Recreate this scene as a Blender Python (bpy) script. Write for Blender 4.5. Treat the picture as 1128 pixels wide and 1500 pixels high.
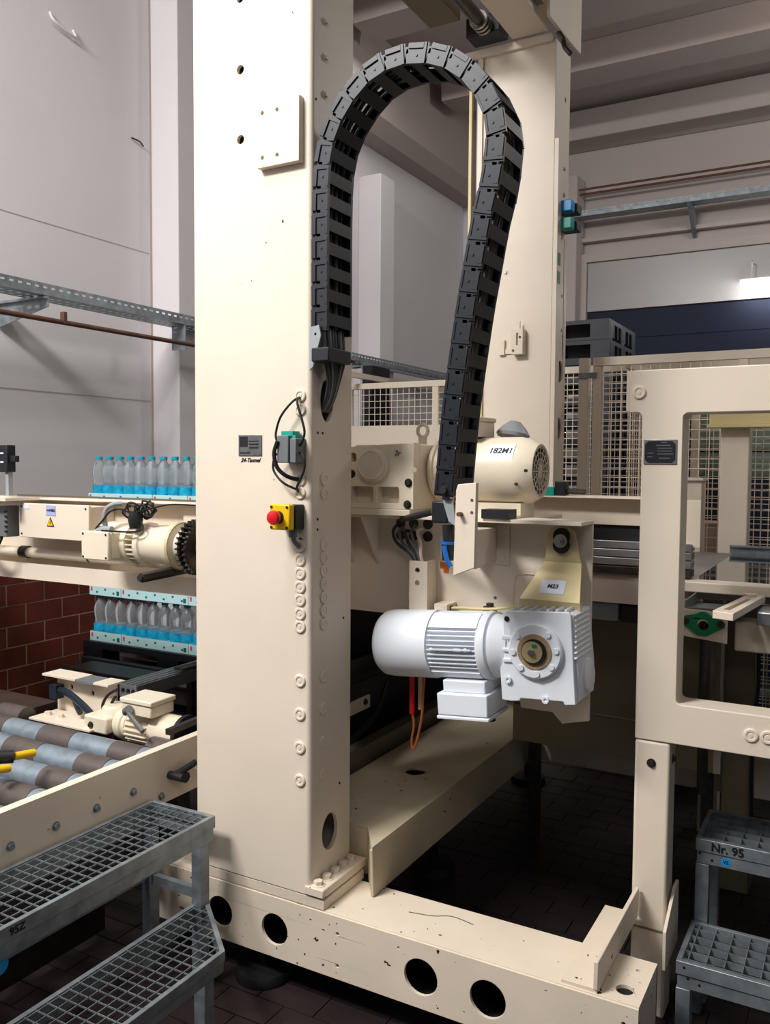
import bpy, bmesh, math, random
from mathutils import Vector, Matrix
from mathutils.geometry import tessellate_polygon
random.seed(7)
D=bpy.data; COL=bpy.context.scene.collection; SC=bpy.context.scene
PI=math.pi
for o in list(D.objects): D.objects.remove(o)

# ---------------------------------------------------------------- camera
yaw,pit,rol,FPX=5.10117407e-01,5.51575209e-02,-6.70990100e-03,1258.39849
fw=Vector((-math.sin(yaw)*math.cos(pit),math.cos(yaw)*math.cos(pit),-math.sin(pit)))
rt=Vector((math.cos(yaw),math.sin(yaw),0)); dn=fw.cross(rt)
c_,s_=math.cos(rol),math.sin(rol)
r2=c_*rt+s_*dn; d2=-s_*rt+c_*dn
cam=D.cameras.new('camera'); co=D.objects.new('camera',cam); COL.objects.link(co)
m=Matrix.Identity(4)
for i in range(3):
    m[i][0]=r2[i]; m[i][1]=-d2[i]; m[i][2]=-fw[i]
m[0][3],m[1][3],m[2][3]=0,0,1.6
co.matrix_world=m
cam.sensor_fit='HORIZONTAL'; cam.sensor_width=36; cam.lens=FPX/1128*36
cam.clip_start=.02; cam.clip_end=100
SC.camera=co
# ---------------------------------------------------------------- world, lights, exposure
w=D.worlds.new('hall_air'); SC.world=w; w.use_nodes=True
bg=w.node_tree.nodes['Background']; bg.inputs[0].default_value=(.80,.86,1,1); bg.inputs[1].default_value=.06
def area(n,loc,rot,sx,sy,e,c=(1,.98,.955)):
    l=D.lights.new(n,'AREA'); l.shape='RECTANGLE'; l.size=sx; l.size_y=sy; l.energy=e; l.color=c
    o=D.objects.new(n,l); o.location=loc; o.rotation_euler=rot; COL.objects.link(o); return o
area('hall_key_and_fill_light',(-2.8,-.9,4.9),(math.radians(30),math.radians(4),0),1.6,.6,195)
area('hall_key_and_fill_light',(1.4,-1.6,4.9),(math.radians(20),math.radians(24),0),2.2,.5,22)  # added fill light that brightens the left wall, no fixture modelled
area('hall_key_and_fill_light',(-1.75,.8,5.1),(math.radians(6),0,0),.7,.6,34)
area('hall_key_and_fill_light',(-3.0,6.2,5.0),(0,0,0),1.2,.3,8)
pl=D.lights.new('rear_fill_light','POINT'); pl.energy=75; pl.shadow_soft_size=.35; pl.color=(1,.97,.93)  # added point light out of view, brightens the rear ceiling and wall
po=D.objects.new('rear_fill_light',pl); po.location=(1.2,6.6,4.5); COL.objects.link(po)
SC.view_settings.view_transform='Standard'; SC.view_settings.look='None'
SC.view_settings.exposure=.62; SC.view_settings.gamma=1; SC.view_settings.use_curve_mapping=False

# ---------------------------------------------------------------- materials
def lin(c):
    if isinstance(c,str): c=tuple(int(c[i:i+2],16)/255 for i in (0,2,4))
    return tuple(((v+.055)/1.055)**2.4 if v>.04045 else v/12.92 for v in c)+(1,)
MATS={}
def mat(name,col,rough=.5,metal=0,var=.0,vscale=4,chips=0,chipcol='2c2722',chipscale=38,bump=0,bscale=60,spec=.5,trans=0,ior=1.45,emit=0,alpha=1,coat=0,stretch=None):
    m=D.materials.new(name); m.use_nodes=True; nt=m.node_tree; b=nt.nodes['Principled BSDF']
    b.inputs['Base Color'].default_value=lin(col); b.inputs['Roughness'].default_value=rough
    b.inputs['Metallic'].default_value=metal; b.inputs['Specular IOR Level'].default_value=spec
    b.inputs['Transmission Weight'].default_value=trans; b.inputs['IOR'].default_value=ior; b.inputs['Coat Weight'].default_value=coat
    b.inputs['Alpha'].default_value=alpha
    if emit:
        b.inputs['Emission Color'].default_value=lin(col); b.inputs['Emission Strength'].default_value=emit
    N=nt.nodes.new; L=nt.links.new
    geo=N('ShaderNodeNewGeometry'); src=geo.outputs['Position']
    if stretch:
        mp=N('ShaderNodeMapping'); mp.inputs['Scale'].default_value=stretch; L(src,mp.inputs[0]); src=mp.outputs[0]
    out=None
    if var:
        n=N('ShaderNodeTexNoise'); n.inputs['Scale'].default_value=vscale; n.inputs['Detail'].default_value=5; L(src,n.inputs['Vector'])
        r=N('ShaderNodeMapRange'); r.inputs['From Min'].default_value=.3; r.inputs['From Max'].default_value=.7
        r.inputs['To Min'].default_value=1-var; r.inputs['To Max'].default_value=1+var*.6; L(n.outputs[0],r.inputs[0])
        mx=N('ShaderNodeVectorMath'); mx.operation='SCALE'; mx.inputs[0].default_value=lin(col)[:3]; L(r.outputs[0],mx.inputs['Scale']); out=mx.outputs[0]
    if chips:
        n=N('ShaderNodeTexNoise'); n.inputs['Scale'].default_value=chipscale; n.inputs['Detail'].default_value=2; L(geo.outputs['Position'],n.inputs['Vector'])
        n2=N('ShaderNodeTexNoise'); n2.inputs['Scale'].default_value=3.1; n2.inputs['Detail'].default_value=1; L(geo.outputs['Position'],n2.inputs['Vector'])
        ad=N('ShaderNodeMath'); ad.operation='MULTIPLY_ADD'; ad.inputs[1].default_value=.35; L(n2.outputs[0],ad.inputs[0]); L(n.outputs[0],ad.inputs[2])
        g=N('ShaderNodeMath'); g.operation='GREATER_THAN'; g.inputs[1].default_value=chips; L(ad.outputs[0],g.inputs[0])
        mi=N('ShaderNodeMix'); mi.data_type='RGBA'; L(g.outputs[0],mi.inputs['Factor'])
        if out: L(out,mi.inputs['A'])
        else: mi.inputs['A'].default_value=lin(col)
        mi.inputs['B'].default_value=lin(chipcol); out=mi.outputs['Result']
    if out: L(out,b.inputs['Base Color'])
    if bump:
        n=N('ShaderNodeTexNoise'); n.inputs['Scale'].default_value=bscale; n.inputs['Detail'].default_value=4; L(src,n.inputs['Vector'])
        bp=N('ShaderNodeBump'); bp.inputs['Strength'].default_value=bump; bp.inputs['Distance'].default_value=.004; L(n.outputs[0],bp.inputs['Height']); L(bp.outputs[0],b.inputs['Normal'])
    MATS[name]=m; return m
CREAM=mat('cream_paint','e6d8c5',.42,var=.05,vscale=3,bump=.08,bscale=90)
CHIP=mat('cream_paint_chipped','e5d6c2',.45,var=.07,vscale=5,chips=.905,chipscale=46,bump=.08,bscale=90)
CHIPL=mat('cream_paint_few_chips','e6d8c5',.42,var=.05,vscale=3,chips=.985,chipscale=34,bump=.06,bscale=90)
CREAMG=mat('cream_enamel','e8dbc4',.3,var=.04,vscale=8,chips=1.0,chipscale=60)
WHITEP=mat('white_motor_paint','e6ebf2',.33,var=.02,vscale=9)
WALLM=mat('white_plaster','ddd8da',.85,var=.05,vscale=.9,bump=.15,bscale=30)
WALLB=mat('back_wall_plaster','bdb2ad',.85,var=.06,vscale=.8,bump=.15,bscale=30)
CEILM=mat('ceiling_concrete','b3a6a0',.85,var=.05,vscale=1.2)
BRICKM=mat('red_clinker','602719',.55,var=.22,vscale=7,bump=.2,bscale=70)
MORTAR=mat('mortar','9c8070',.9,var=.1,vscale=20)
FLOORM=mat('floor_joint','1c1513',.8,var=.2,vscale=8)
TILEM=mat('floor_tile_clay','2e2324',.42,var=.4,vscale=5,bump=.15,bscale=40)
BLACKP=mat('black_plastic','1b1d22',.45)
CHAINM=mat('chain_plastic','191d25',.42,var=.12,vscale=30)
CHAIND=mat('chain_bar_plastic','0e1013',.5)
RUBBER=mat('black_rubber','121214',.6)
CABLE=mat('grey_cable','3a3c3e',.5)
ZINC=mat('galvanised_steel','8e969b',.42,.5,var=.3,vscale=22,bump=.1,bscale=60)
ZINCR=mat('roller_zinc','95a3ae',.33,.45,var=.22,vscale=30,chips=.97,chipcol='55504a',chipscale=50)
SLEEVE=mat('roller_sleeve','5e5551',.45,.15,var=.15,vscale=20)
STEELD=mat('dark_steel','4b4641',.42,.7,var=.3,vscale=25)
ALU=mat('aluminium','a7a9ac',.35,.85,var=.1,vscale=30)
STEEL=mat('bright_steel','b4b2ae',.28,.95)
RUST=mat('rusty_pipe','6d4b40',.6,.3,var=.25,vscale=12)
GOLD=mat('yellow_zinc_plate','d2c294',.42,.25,var=.12,vscale=9)
YEL=mat('safety_yellow','f0c010',.4)
REDM=mat('red_plastic','cf1a20',.35)
ORG=mat('orange_label','d8601c',.5)
ORC=mat('orange_cable','b5603a',.45)
LBL=mat('white_label','dfe6f4',.35)
INK=mat('black_ink','141414',.6)
LBLB=mat('bluish_label','a9b2d6',.4)
TEAL=mat('teal_plastic','1f9a8c',.4)
GREEN=mat('green_plastic','0f7f53',.4,var=.08,vscale=20)
BLUE=mat('blue_plastic','1463b8',.35)
BLUS=mat('blue_sticker','1d8fd0',.4)
GREYP=mat('grey_plastic','6e7274',.45)
GREYL=mat('light_grey_plastic','9a9ea2',.45)
NAVY=mat('navy_shutter','141e36',.7,var=.08,vscale=3)
SHUT=mat('shutter_panel_grey','a9a5a2',.28,var=.06,vscale=2)
PALM=mat('black_pallet_plastic','2b2f38',.5,var=.1,vscale=10)
PET=mat('clear_bottle_plastic','e4edf2',.08,trans=.86,ior=1.18)
CAPM=mat('teal_cap','1798ae',.35)
BLAB=mat('bottle_label_blue','18a5cf',.4,var=.35,vscale=40)
TRAYM=mat('tray_card','b8dde0',.6)
TRAYR=mat('tray_red_print','d4456a',.6); TRAYG=mat('tray_green_print','245b52',.6)
GREENST=mat('green_wrapped_goods','8fa79a',.35,var=.18,vscale=14,trans=.15)
BROWN=mat('brown_card','a5774a',.7,var=.25,vscale=9)
GLASSD=mat('dark_glass_top','22282c',.06,spec=.9,coat=.6)
BELT=mat('grey_belt','8a8583',.5,var=.1,vscale=10)
PINKP=mat('dull_pink_panel','b7a79c',.45)
BRNP=mat('olive_dark_and_shaded_cream','7a6f58',.5,var=.1,vscale=6)  # on the rear cabinet this stands in for cream in shade
PLATE=mat('engraved_plate','777b7c',.35,.6,var=.3,vscale=60)
LAMPM=mat('lamp_tube','ffffff',.3,emit=14)
DECK=mat('rusty_deck','5b4a44',.6,.3,var=.3,vscale=9)
OILF=mat('oily_floor','231b18',.5,var=.3,vscale=4)
YLINE=mat('yellow_cream_edge','d2c08a',.4)

# ---------------------------------------------------------------- helpers
class MB:
    def __init__(s): s.v=[]; s.f=[]; s.T=None
    def add(s,vs,fs):
        n=len(s.v)
        for p in vs:
            p=Vector(p)
            if s.T is not None: p=s.T@p
            s.v.append(p)
        s.f+= [tuple(i+n for i in f) for f in fs]; return s
    def box(s,x0,x1,y0,y1,z0,z1):
        return s.add([(x0,y0,z0),(x1,y0,z0),(x1,y1,z0),(x0,y1,z0),(x0,y0,z1),(x1,y0,z1),(x1,y1,z1),(x0,y1,z1)],
              [(0,3,2,1),(4,5,6,7),(0,1,5,4),(1,2,6,5),(2,3,7,6),(3,0,4,7)])
    def hexa(s,a,b):  # two quads (4 pts each) in matching order
        return s.add(list(a)+list(b),[(0,3,2,1),(4,5,6,7),(0,1,5,4),(1,2,6,5),(2,3,7,6),(3,0,4,7)])
    def lathe(s,prof,o,ax,seg=24,caps=True):
        ax=Vector(ax).normalized(); o=Vector(o)
        u=ax.orthogonal().normalized(); w=ax.cross(u); vs=[];fs=[]
        for (h,r) in prof:
            for k in range(seg):
                t=2*PI*k/seg; vs.append(o+ax*h+(u*math.cos(t)+w*math.sin(t))*r)
        for j in range(len(prof)-1):
            for k in range(seg):
                a=j*seg+k;b=j*seg+(k+1)%seg; fs.append((a,b,b+seg,a+seg))
        if caps:
            fs.append(tuple(range(seg))[::-1]); n=(len(prof)-1)*seg; fs.append(tuple(range(n,n+seg)))
        return s.add(vs,fs)
    def cyl(s,p0,p1,r,seg=20,r2=None):
        p0=Vector(p0);p1=Vector(p1); L=(p1-p0).length
        return s.lathe([(0,r),(L,r if r2 is None else r2)],p0,p1-p0,seg)
    def tube(s,pts,r,seg=8,smooth=6):
        P=[Vector(p) for p in pts]
        if smooth and len(P)>2:
            Q=[]
            for i in range(len(P)-1):
                a=P[max(i-1,0)];b=P[i];c=P[i+1];d=P[min(i+2,len(P)-1)]
                for k in range(smooth):
                    t=k/smooth; Q.append(.5*((2*b)+(c-a)*t+(2*a-5*b+4*c-d)*t*t+(3*b-a-3*c+d)*t**3))
            Q.append(P[-1]); P=Q
        vs=[];fs=[];u=None
        for i,p in enumerate(P):
            t=(P[min(i+1,len(P)-1)]-P[max(i-1,0)])
            t=t.normalized() if t.length>1e-9 else Vector((0,0,1))
            if u is None: u=t.orthogonal().normalized()
            else:
                u=(u-t*u.dot(t)); u=u.normalized() if u.length>1e-6 else t.orthogonal().normalized()
            w_=t.cross(u)
            for k in range(seg):
                a=2*PI*k/seg; vs.append(p+(u*math.cos(a)+w_*math.sin(a))*r)
        for i in range(len(P)-1):
            for k in range(seg):
                a=i*seg+k;b=i*seg+(k+1)%seg; fs.append((a,b,b+seg,a+seg))
        fs.append(tuple(range(seg))[::-1]); n=(len(P)-1)*seg; fs.append(tuple(range(n,n+seg)))
        return s.add(vs,fs)
    def plate(s,outline,a,b,plane='XZ',holes=()):
        loops=[list(outline)]+[list(h) for h in holes]
        tri=tessellate_polygon([[Vector((p[0],p[1],0)) for p in l] for l in loops])
        flat=[p for l in loops for p in l]; n=len(flat)
        mp={'XZ':lambda u,v,w:(u,w,v),'XY':lambda u,v,w:(u,v,w),'YZ':lambda u,v,w:(w,u,v)}[plane]
        vs=[mp(p[0],p[1],a) for p in flat]+[mp(p[0],p[1],b) for p in flat]
        fs=[tuple(t) for t in tri]+[tuple(i+n for i in t)[::-1] for t in tri]
        k=0
        for l in loops:
            m_=len(l)
            for i in range(m_):
                i2=(i+1)%m_; fs.append((k+i,k+i2,k+i2+n,k+i+n))
            k+=m_
        return s.add(vs,fs)
def circ(cx,cy,r,seg=24,ry=None): return [(cx+r*math.cos(2*PI*k/seg),cy+(ry or r)*math.sin(2*PI*k/seg)) for k in range(seg)]
def rect(x0,x1,y0,y1): return [(x0,y0),(x1,y0),(x1,y1),(x0,y1)]
def rrect(x0,x1,y0,y1,r,seg=4):
    o=[]
    for cx,cy,a in ((x1-r,y1-r,0),(x0+r,y1-r,90),(x0+r,y0+r,180),(x1-r,y0+r,270)):
        for k in range(seg+1):
            t=math.radians(a+90*k/seg); o.append((cx+r*math.cos(t),cy+r*math.sin(t)))
    return o
def wloc(p):
    v=Vector((0,0,0))
    while p is not None: v=v+p.location; p=p.parent
    return v
def mesh_of(mb,name,off,smooth=True):
    me=D.meshes.new(name); me.from_pydata([tuple(v-off) for v in mb.v],[],mb.f)
    bm=bmesh.new(); bm.from_mesh(me); bmesh.ops.recalc_face_normals(bm,faces=bm.faces); bm.to_mesh(me); bm.free()
    if smooth:
        me.polygons.foreach_set('use_smooth',[True]*len(me.polygons)); me.set_sharp_from_angle(angle=math.radians(35))
    return me
def tag(o,label=None,cat=None,group=None,kind=None):
    if label: o['label']=label
    if cat: o['category']=cat
    if group: o['group']=group
    if kind: o['kind']=kind
    return o
def part(name,mb,m,parent=None,bev=0,label=None,kind=None,origin=None):
    """origin: world point to use as this object's own origin (default: parent's)"""
    base=wloc(parent) if parent else Vector((0,0,0))
    if origin is None:
        if parent is None:
            xs=[v.x for v in mb.v];ys=[v.y for v in mb.v];zs=[v.z for v in mb.v]
            origin=Vector(((min(xs)+max(xs))/2,(min(ys)+max(ys))/2,min(zs)))
        else: origin=base
    origin=Vector(origin)
    me=mesh_of(mb,name,origin); me.materials.append(m)
    o=D.objects.new(name,me); COL.objects.link(o); o.location=origin-base
    if parent: o.parent=parent
    if bev:
        b=o.modifiers.new('bevel','BEVEL'); b.width=bev; b.segments=2; b.limit_method='ANGLE'; b.angle_limit=math.radians(40)
    return tag(o,label,kind=kind)
def thing(name,loc,label,cat,group=None):
    o=D.objects.new(name,None); o.empty_display_size=.05; o.location=loc; COL.objects.link(o); return tag(o,label,cat,group)
def one(name,mb,m,label,cat,group=None,bev=0,kind=None):
    return tag(part(name,mb,m,None,bev),label,cat,group,kind)
def inst(name,src,loc,parent,m=None,label=None,rot=None):
    o=D.objects.new(name,src); COL.objects.link(o); o.location=Vector(loc)-(wloc(parent) if parent else Vector())
    if parent: o.parent=parent
    if rot: o.rotation_euler=rot
    if label: o['label']=label
    return o
def shared(mb,m,name='piece'):
    me=mesh_of(mb,name,Vector()); me.materials.append(m); return me
def text(name,s,size,loc,parent,m=INK,rot=(PI/2,0,0),thick=.0006,bend=None,shear=0,label=None):
    c=D.curves.new(name,'FONT'); c.body=s; c.size=size; c.align_x='CENTER'; c.align_y='CENTER'; c.extrude=thick; c.shear=shear; c.resolution_u=3; c.offset=size*.022
    t=D.objects.new(name,c); COL.objects.link(t)
    dg=bpy.context.evaluated_depsgraph_get(); me=D.meshes.new_from_object(t.evaluated_get(dg)); D.objects.remove(t)
    if bend:   # wrap around a horizontal cylinder of radius bend (axis along text x)
        for v in me.vertices:
            a=v.co.y/bend; r=bend+v.co.z; v.co.y=r*math.sin(a); v.co.z=r*math.cos(a)-bend
    me.materials.clear(); me.materials.append(m)
    o=D.objects.new(name,me); COL.objects.link(o); o.location=Vector(loc)-(wloc(parent) if parent else Vector()); o.rotation_euler=rot
    if parent: o.parent=parent
    return o
YM=(0,-1,0)
# shared small pieces (axis towards -Y, sitting on y=0)
cap_my=shared(MB().lathe([(0,.019),(.0035,.019),(.0055,.0165),(.0055,.0115),(.0035,.0105),(.0035,.0065),(.005,.0055)],(0,0,0),YM,24),CREAM,'plug')
cap_px=shared(MB().lathe([(0,.019),(.0035,.019),(.0055,.0165),(.0055,.0115),(.0035,.0105),(.0035,.0065),(.005,.0055)],(0,0,0),(1,0,0),24),CREAM,'plug')
def boltmesh(ax,r=.009,m=STEELD,h=.007):
    b=MB(); b.lathe([(0,r*1.45),(.002,r*1.45)],(0,0,0),ax,20); b.lathe([(.002,r),(.002+h,r)],(0,0,0),ax,6); return shared(b,m,'bolt')
bolt_my=boltmesh(YM); bolt_px=boltmesh((1,0,0)); bolt_pz=boltmesh((0,0,1),.014,CHIPL,.012)
bolt_my_c=boltmesh(YM,.009,CREAM); bolt_px_c=boltmesh((1,0,0),.009,CREAM); bolt_px_s=boltmesh((1,0,0),.009,ZINC)
screw_my=shared(MB().lathe([(0,.004),(.002,.004)],(0,0,0),YM,10),INK,'screw')

# ================================================================ SETTING
def struct(name,mb,m,parent=None,bev=0):
    return tag(part(name,mb,m,parent,bev),kind='structure')
XW=-4.1; YB=9.4; ZC=5.35
fl=struct('floor',MB().box(-4.4,3,-3,9.8,-.1,-.006),FLOORM)
tb=MB().box(-.098,.098,-.048,.048,-.012,0)
tile_me=shared(tb,TILEM,'tile')
for iy in range(13):
    for ix in range(14):
        x=-2.45+ix*.2+(.1 if iy%2 else 0); y=.85+iy*.1
        o=inst('tile',tile_me,(x,y,random.uniform(-.0012,.0006)),fl,rot=(random.uniform(-.004,.004),random.uniform(-.004,.004),0))
tag(part('tile_field',MB().box(-.0,0.001,0,.001,-.02,-.019),TILEM,fl),kind='stuff') if False else None
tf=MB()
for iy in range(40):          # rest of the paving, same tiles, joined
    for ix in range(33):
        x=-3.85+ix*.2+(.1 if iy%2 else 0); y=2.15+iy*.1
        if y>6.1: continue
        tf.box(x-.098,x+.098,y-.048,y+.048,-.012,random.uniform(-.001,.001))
part('tile_field',tf,mat('shade_darkened_tile','211a1a',.5,var=.35,vscale=4,bump=.15,bscale=40),fl,kind='stuff')  # tile colour darkened to stand in for the shade in the pit
wl=struct('wall_left',MB().box(XW-.25,XW,-3,YB+.2,1.395,ZC+.2),WALLM)
wd=struct('wall_left',MB().box(XW-.25,XW-.004,-3,YB+.2,0,1.395),MORTAR)
br=shared(MB().box(-.011,.0,-.120,.120,-.0545,.0545),BRICKM,'brick')
brick_depth=.004
for j in range(12):
    for i in range(11):
        inst('brick',br,(XW-.001+random.uniform(-.002,.001),1.95+i*.25+(.125 if j%2 else 0),1.395-.061-j*.117),wd)
bf=MB()
for j in range(12):
    for i in range(28):
        y=1.95+(i+11)*.25+(.125 if j%2 else 0)
        if y<9.2: bf.box(XW-.012,XW-.001,y-.119,y+.119,1.395-.061-j*.117-.0535,1.395-.061-j*.117+.0535)
    for i in range(18):
        y=1.95-(i+1)*.25+(.125 if j%2 else 0); bf.box(XW-.012,XW-.001,y-.119,y+.119,1.395-.061-j*.117-.0535,1.395-.061-j*.117+.0535)
part('brick_field',bf,BRICKM,wd,kind='stuff')
for n_,z in enumerate((2.0,2.95)):       # fine panel joints of the plaster
    tag(struct('trim_%d'%(n_+1),MB().box(XW,XW+.002,-3,4.21,z,z+.006),WALLB))
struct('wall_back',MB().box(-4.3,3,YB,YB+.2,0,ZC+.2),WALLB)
struct('ceiling',MB().box(-4.4,3,-3,YB+.3,ZC,ZC+.15),CEILM)
# pilasters on the left wall and at the back
for i,(y0,y1,zt) in enumerate(((4.2,4.5,ZC),(6.8,7.06,4.2),(9.1,9.39,4.7))):
    struct('trim_%d'%(i+3),MB().box(XW,-3.87,y0,y1,0,zt),WALLM,bev=.006)
    if i<1: struct('trim_%d'%(i+6),MB().box(XW,-4.095,y0-.02,y0,0,ZC),WALLB)
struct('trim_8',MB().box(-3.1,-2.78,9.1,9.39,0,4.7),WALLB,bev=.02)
# edge beam on the left wall, ceiling beams
struct('trim_9',MB().hexa([(XW,4.6,4.52),(-3.9,4.6,4.52),(-3.78,4.6,4.62),(XW,4.6,4.62)],[(XW,9.39,4.52),(-3.9,9.39,4.52),(-3.78,9.39,4.62),(XW,9.39,4.62)]).box(XW,-3.84,4.6,9.39,4.62,ZC-.001),CEILM)
for i,y in enumerate((7.66,6.0,4.2)):
    b=MB().plate([(y,ZC-.005),(y+.02,5.11),(y+.38,5.11),(y+.42,ZC-.005)],-3.7,2.99,'YZ')
    struct('trim_%d'%(i+10),b,CEILM)
struct('trim_13',MB().box(-3.8,2.99,9.0,9.39,5.01,5.31),WALLB,bev=.01)
# shutter door
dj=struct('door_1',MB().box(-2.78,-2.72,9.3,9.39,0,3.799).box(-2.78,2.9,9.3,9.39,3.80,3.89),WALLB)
part('shutter_panel',MB().box(-2.715,2.9,9.335,9.385,3.275,3.795),SHUT,dj)
for k in range(11):
    part('shutter_slat',MB().box(-2.715,2.9,9.36,9.385,.02+k*.295,.3142+k*.295),NAVY,dj,bev=.004)
struct('trim_14',MB().box(-2.85,2.9,9.3,9.39,4.02,4.06),WALLB)

# ================================================================ cable trays, pipes on the walls
def tray(name,y0,y1,x0,x1,z,label,parent_loc,along='Y',group=None):
    t=thing(name,parent_loc,label,'cable tray',group)
    b=MB(); L0,L1=(y0,y1) if along=='Y' else (x0,x1)
    n=int((L1-L0)/.05); holes=[rect(L0+.02+k*.05,L0+.045+k*.05,z+.034,z+.044) for k in range(n)]
    if along=='Y':
        b.plate(rect(L0,L1,z,z+.06),x1,x1+.002,'YZ',holes=holes); b.box(x0-.002,x0,L0,L1,z,z+.06)
        hb=[rect(x0+.02+q*.06,x0+.05+q*.06,L0+.01+k*.05,L0+.035+k*.05) for k in range(n) for q in range(int((x1-x0)/.07))]
        b.plate(rect(x0,x1,L0,L1),z,z+.002,'XY',holes=hb)
    else:
        b.plate(rect(L0,L1,z,z+.06),y0-.002,y0,'XZ',holes=holes); b.box(L0,L1,y1,y1+.002,z,z+.06)
        b.box(L0,L1,y0,y1,z,z+.002)
    part('trough',b,ZINC,t)
    return t
def bracket(t,y,low=2.32): part('bracket',MB().plate([(XW+.005,low),(XW+.005,2.452),(-3.70,2.452),(-3.70,2.40)],y,y+.006,'XZ').box(XW+.005,-3.70,y-.025,y-.001,2.44,2.452),ZINC,t)
t=tray('cable_tray',1.2,4.555,-3.86,-3.70,2.455,'perforated galvanised cable tray along the upper left wall',(-3.8,2.5,2.455))
bracket(t,3.05)
part('end_plate',MB().box(-3.80,-3.69,4.06,4.066,2.30,2.452),ZINC,t)
one('wall_pipe',MB().cyl((-3.62,1.0,2.305),(-3.62,4.5,2.325),.013,12).box(-3.635,-3.605,3.07,3.09,2.31,2.37),RUST,'thin rust brown pipe hanging below the cable tray at left','pipe')
t=tray('cable_tray',4.57,9.0,-3.86,-3.70,2.455,'cable tray continuing along the left wall behind the chain loop',(-3.8,6,2.455))
bracket(t,6.2); bracket(t,7.9)
t=tray('cable_tray',9.02,9.2,-2.8,2.8,4.22,'cable tray on the back wall above the shutter door',(-1,9.1,4.22),'X')
part('bracket',MB().plate([(9.0,4.21),(9.38,4.21),(9.38,3.95)],-1.64,-1.6,'YZ'),ZINC,t)
for i in range(2):
    one('thin_conduit',MB().cyl((-2.9,9.2-.02*i,4.50+.045*i),(2.8,9.2-.02*i,4.50+.045*i),.012,8),RUST,('lower' if i==0 else 'upper')+' of the two thin brown conduits above the back wall tray','pipe')
one('wall_hook',MB().tube([(XW+.004,3.42,4.13),(XW+.03,3.43,4.08),(XW+.03,3.57,4.05),(XW+.004,3.58,4.1)],.008,6),WALLM,'small white painted bracket high on the left wall','bracket')
one('wall_anchor',MB().tube([(XW+.002,4.03,3.64),(XW+.03,4.07,3.625),(XW+.012,4.12,3.615)],.005,6),STEELD,'tiny bent anchor on the left wall beside the pilaster','hook')
# lamp seen at the shutter panel
t=thing('tube_lamp',(-.95,9.15,3.33),'lit fluorescent lamp in front of the grey shutter panel','lamp')
part('housing',MB().box(-1.15,-.2,9.16,9.24,3.40,3.44),WALLM,t)
for z in (3.33,3.37): part('tube',MB().cyl((-1.13,9.14,z),(-.22,9.14,z),.018,12),LAMPM,t)
for x in (-1.05,-.6): part('hanger',MB().box(x,x+.01,9.2,9.21,3.44,3.62).box(x,x+.01,9.2,9.335,3.61,3.62),WALLM,t)

# ================================================================ FRONT LIFT COLUMN
FX0,FX1,FY0,FY1=-1.815,-1.385,2.04,2.26
t=thing('lift_column',(-1.6,2.15,.335),'tall cream steel box column in front with plugs, emergency stop and relay box','column')
b=MB(); R=.014
hol=[circ(-1.636,z,.0135) for z in (3.15,2.953,2.75,2.55)]+[circ(-1.421,z,.008,12) for z in (1.38,)]
b.plate(rect(FX0,FX1-R,.335,4.6),FY0,FY0+.012,'XZ',holes=hol)
sh=[circ(2.122,1.785,.034,24,.062),circ(2.146,.489,.043,28,.056)]
b.plate(rect(FY0+R,FY1,.335,4.6),FX1-.012,FX1,'YZ',holes=sh)
arc=[(FX1-R+R*math.sin(a*PI/12),FY0+R-R*math.cos(a*PI/12)) for a in range(7)]
inn=[(FX1-.012,FY0+R),(FX1-R,FY0+.012)]
b.plate(arc+inn,.335,4.6,'XY')
b.box(FX0,FX0+.012,FY0+.012,FY1,.335,4.6).box(FX0+.012,FX1-.012,FY1-.012,FY1,.335,4.6)
body=part('body',b,CHIPL,t)
part('inner_cable',MB().tube([(-1.46,2.10,.38),(-1.45,2.13,.5),(-1.43,2.17,.62)],.008,8).tube([(-1.46,2.13,.38),(-1.45,2.16,.5),(-1.43,2.2,.62)],.008,8),GREYL,t)
for z in (1.795,1.756,1.554,1.517,1.323,1.284,1.244,1.206,1.166,1.128,.969,.87,.771,.673): inst('plug',cap_my,(-1.421,FY0,z),t)
inst('plug',cap_my,(-1.421,FY0,1.363),t)
for z in (1.556,1.514,1.363,1.325,1.287,1.248,1.208,1.169,1.129,.973,.875,.775,.678): inst('plug',cap_px,(FX1,2.107,z),t)
for z in (2.857,2.757,2.654): inst('bolt',bolt_px_c,(FX1,2.108,z),t)
for y,z in ((2.062,2.625),(2.075,1.69),(2.10,1.69),(2.075,1.44),(2.075,1.41),(2.218,1.13),(2.20,.62)):
    part('small_hole',MB().cyl((FX1,y,z),(FX1+.001,y,z),.004,10),INK,t)
b=MB().plate(rect(-1.559,-1.412,2.447,2.628),2.018,2.04,'XZ',holes=[circ(x,z,.0055,12) for x,z in ((-1.54,2.6),(-1.488,2.6),(-1.54,2.475),(-1.488,2.475))])
part('mounting_plate',b,CREAM,t,bev=.0015,label='raised cream plate with four small holes')
np_=part('name_plate',MB().box(-1.645,-1.558,2.0375,2.04,1.623,1.685),PLATE,t,bev=.001,label='worn grey engraved plate')
part('engraving',MB().box(-1.64,-1.61,2.0368,2.0375,1.65,1.68).box(-1.605,-1.57,2.0368,2.0375,1.655,1.66).box(-1.605,-1.57,2.0368,2.0375,1.645,1.65).box(-1.605,-1.57,2.0368,2.0375,1.665,1.668).box(-1.64,-1.6,2.0368,2.0375,1.63,1.634),INK,np_)
text('handwriting','24-Tasmel',.017,(-1.602,2.0395,1.610),t,INK,shear=.4)
text('collar_seam','',.01,(-1.6,2.03,1),t) if False else None
b=MB(); b.tube([(-1.56,2.039,1.2),(-1.561,2.039,1.19)],.001,4)
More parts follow.
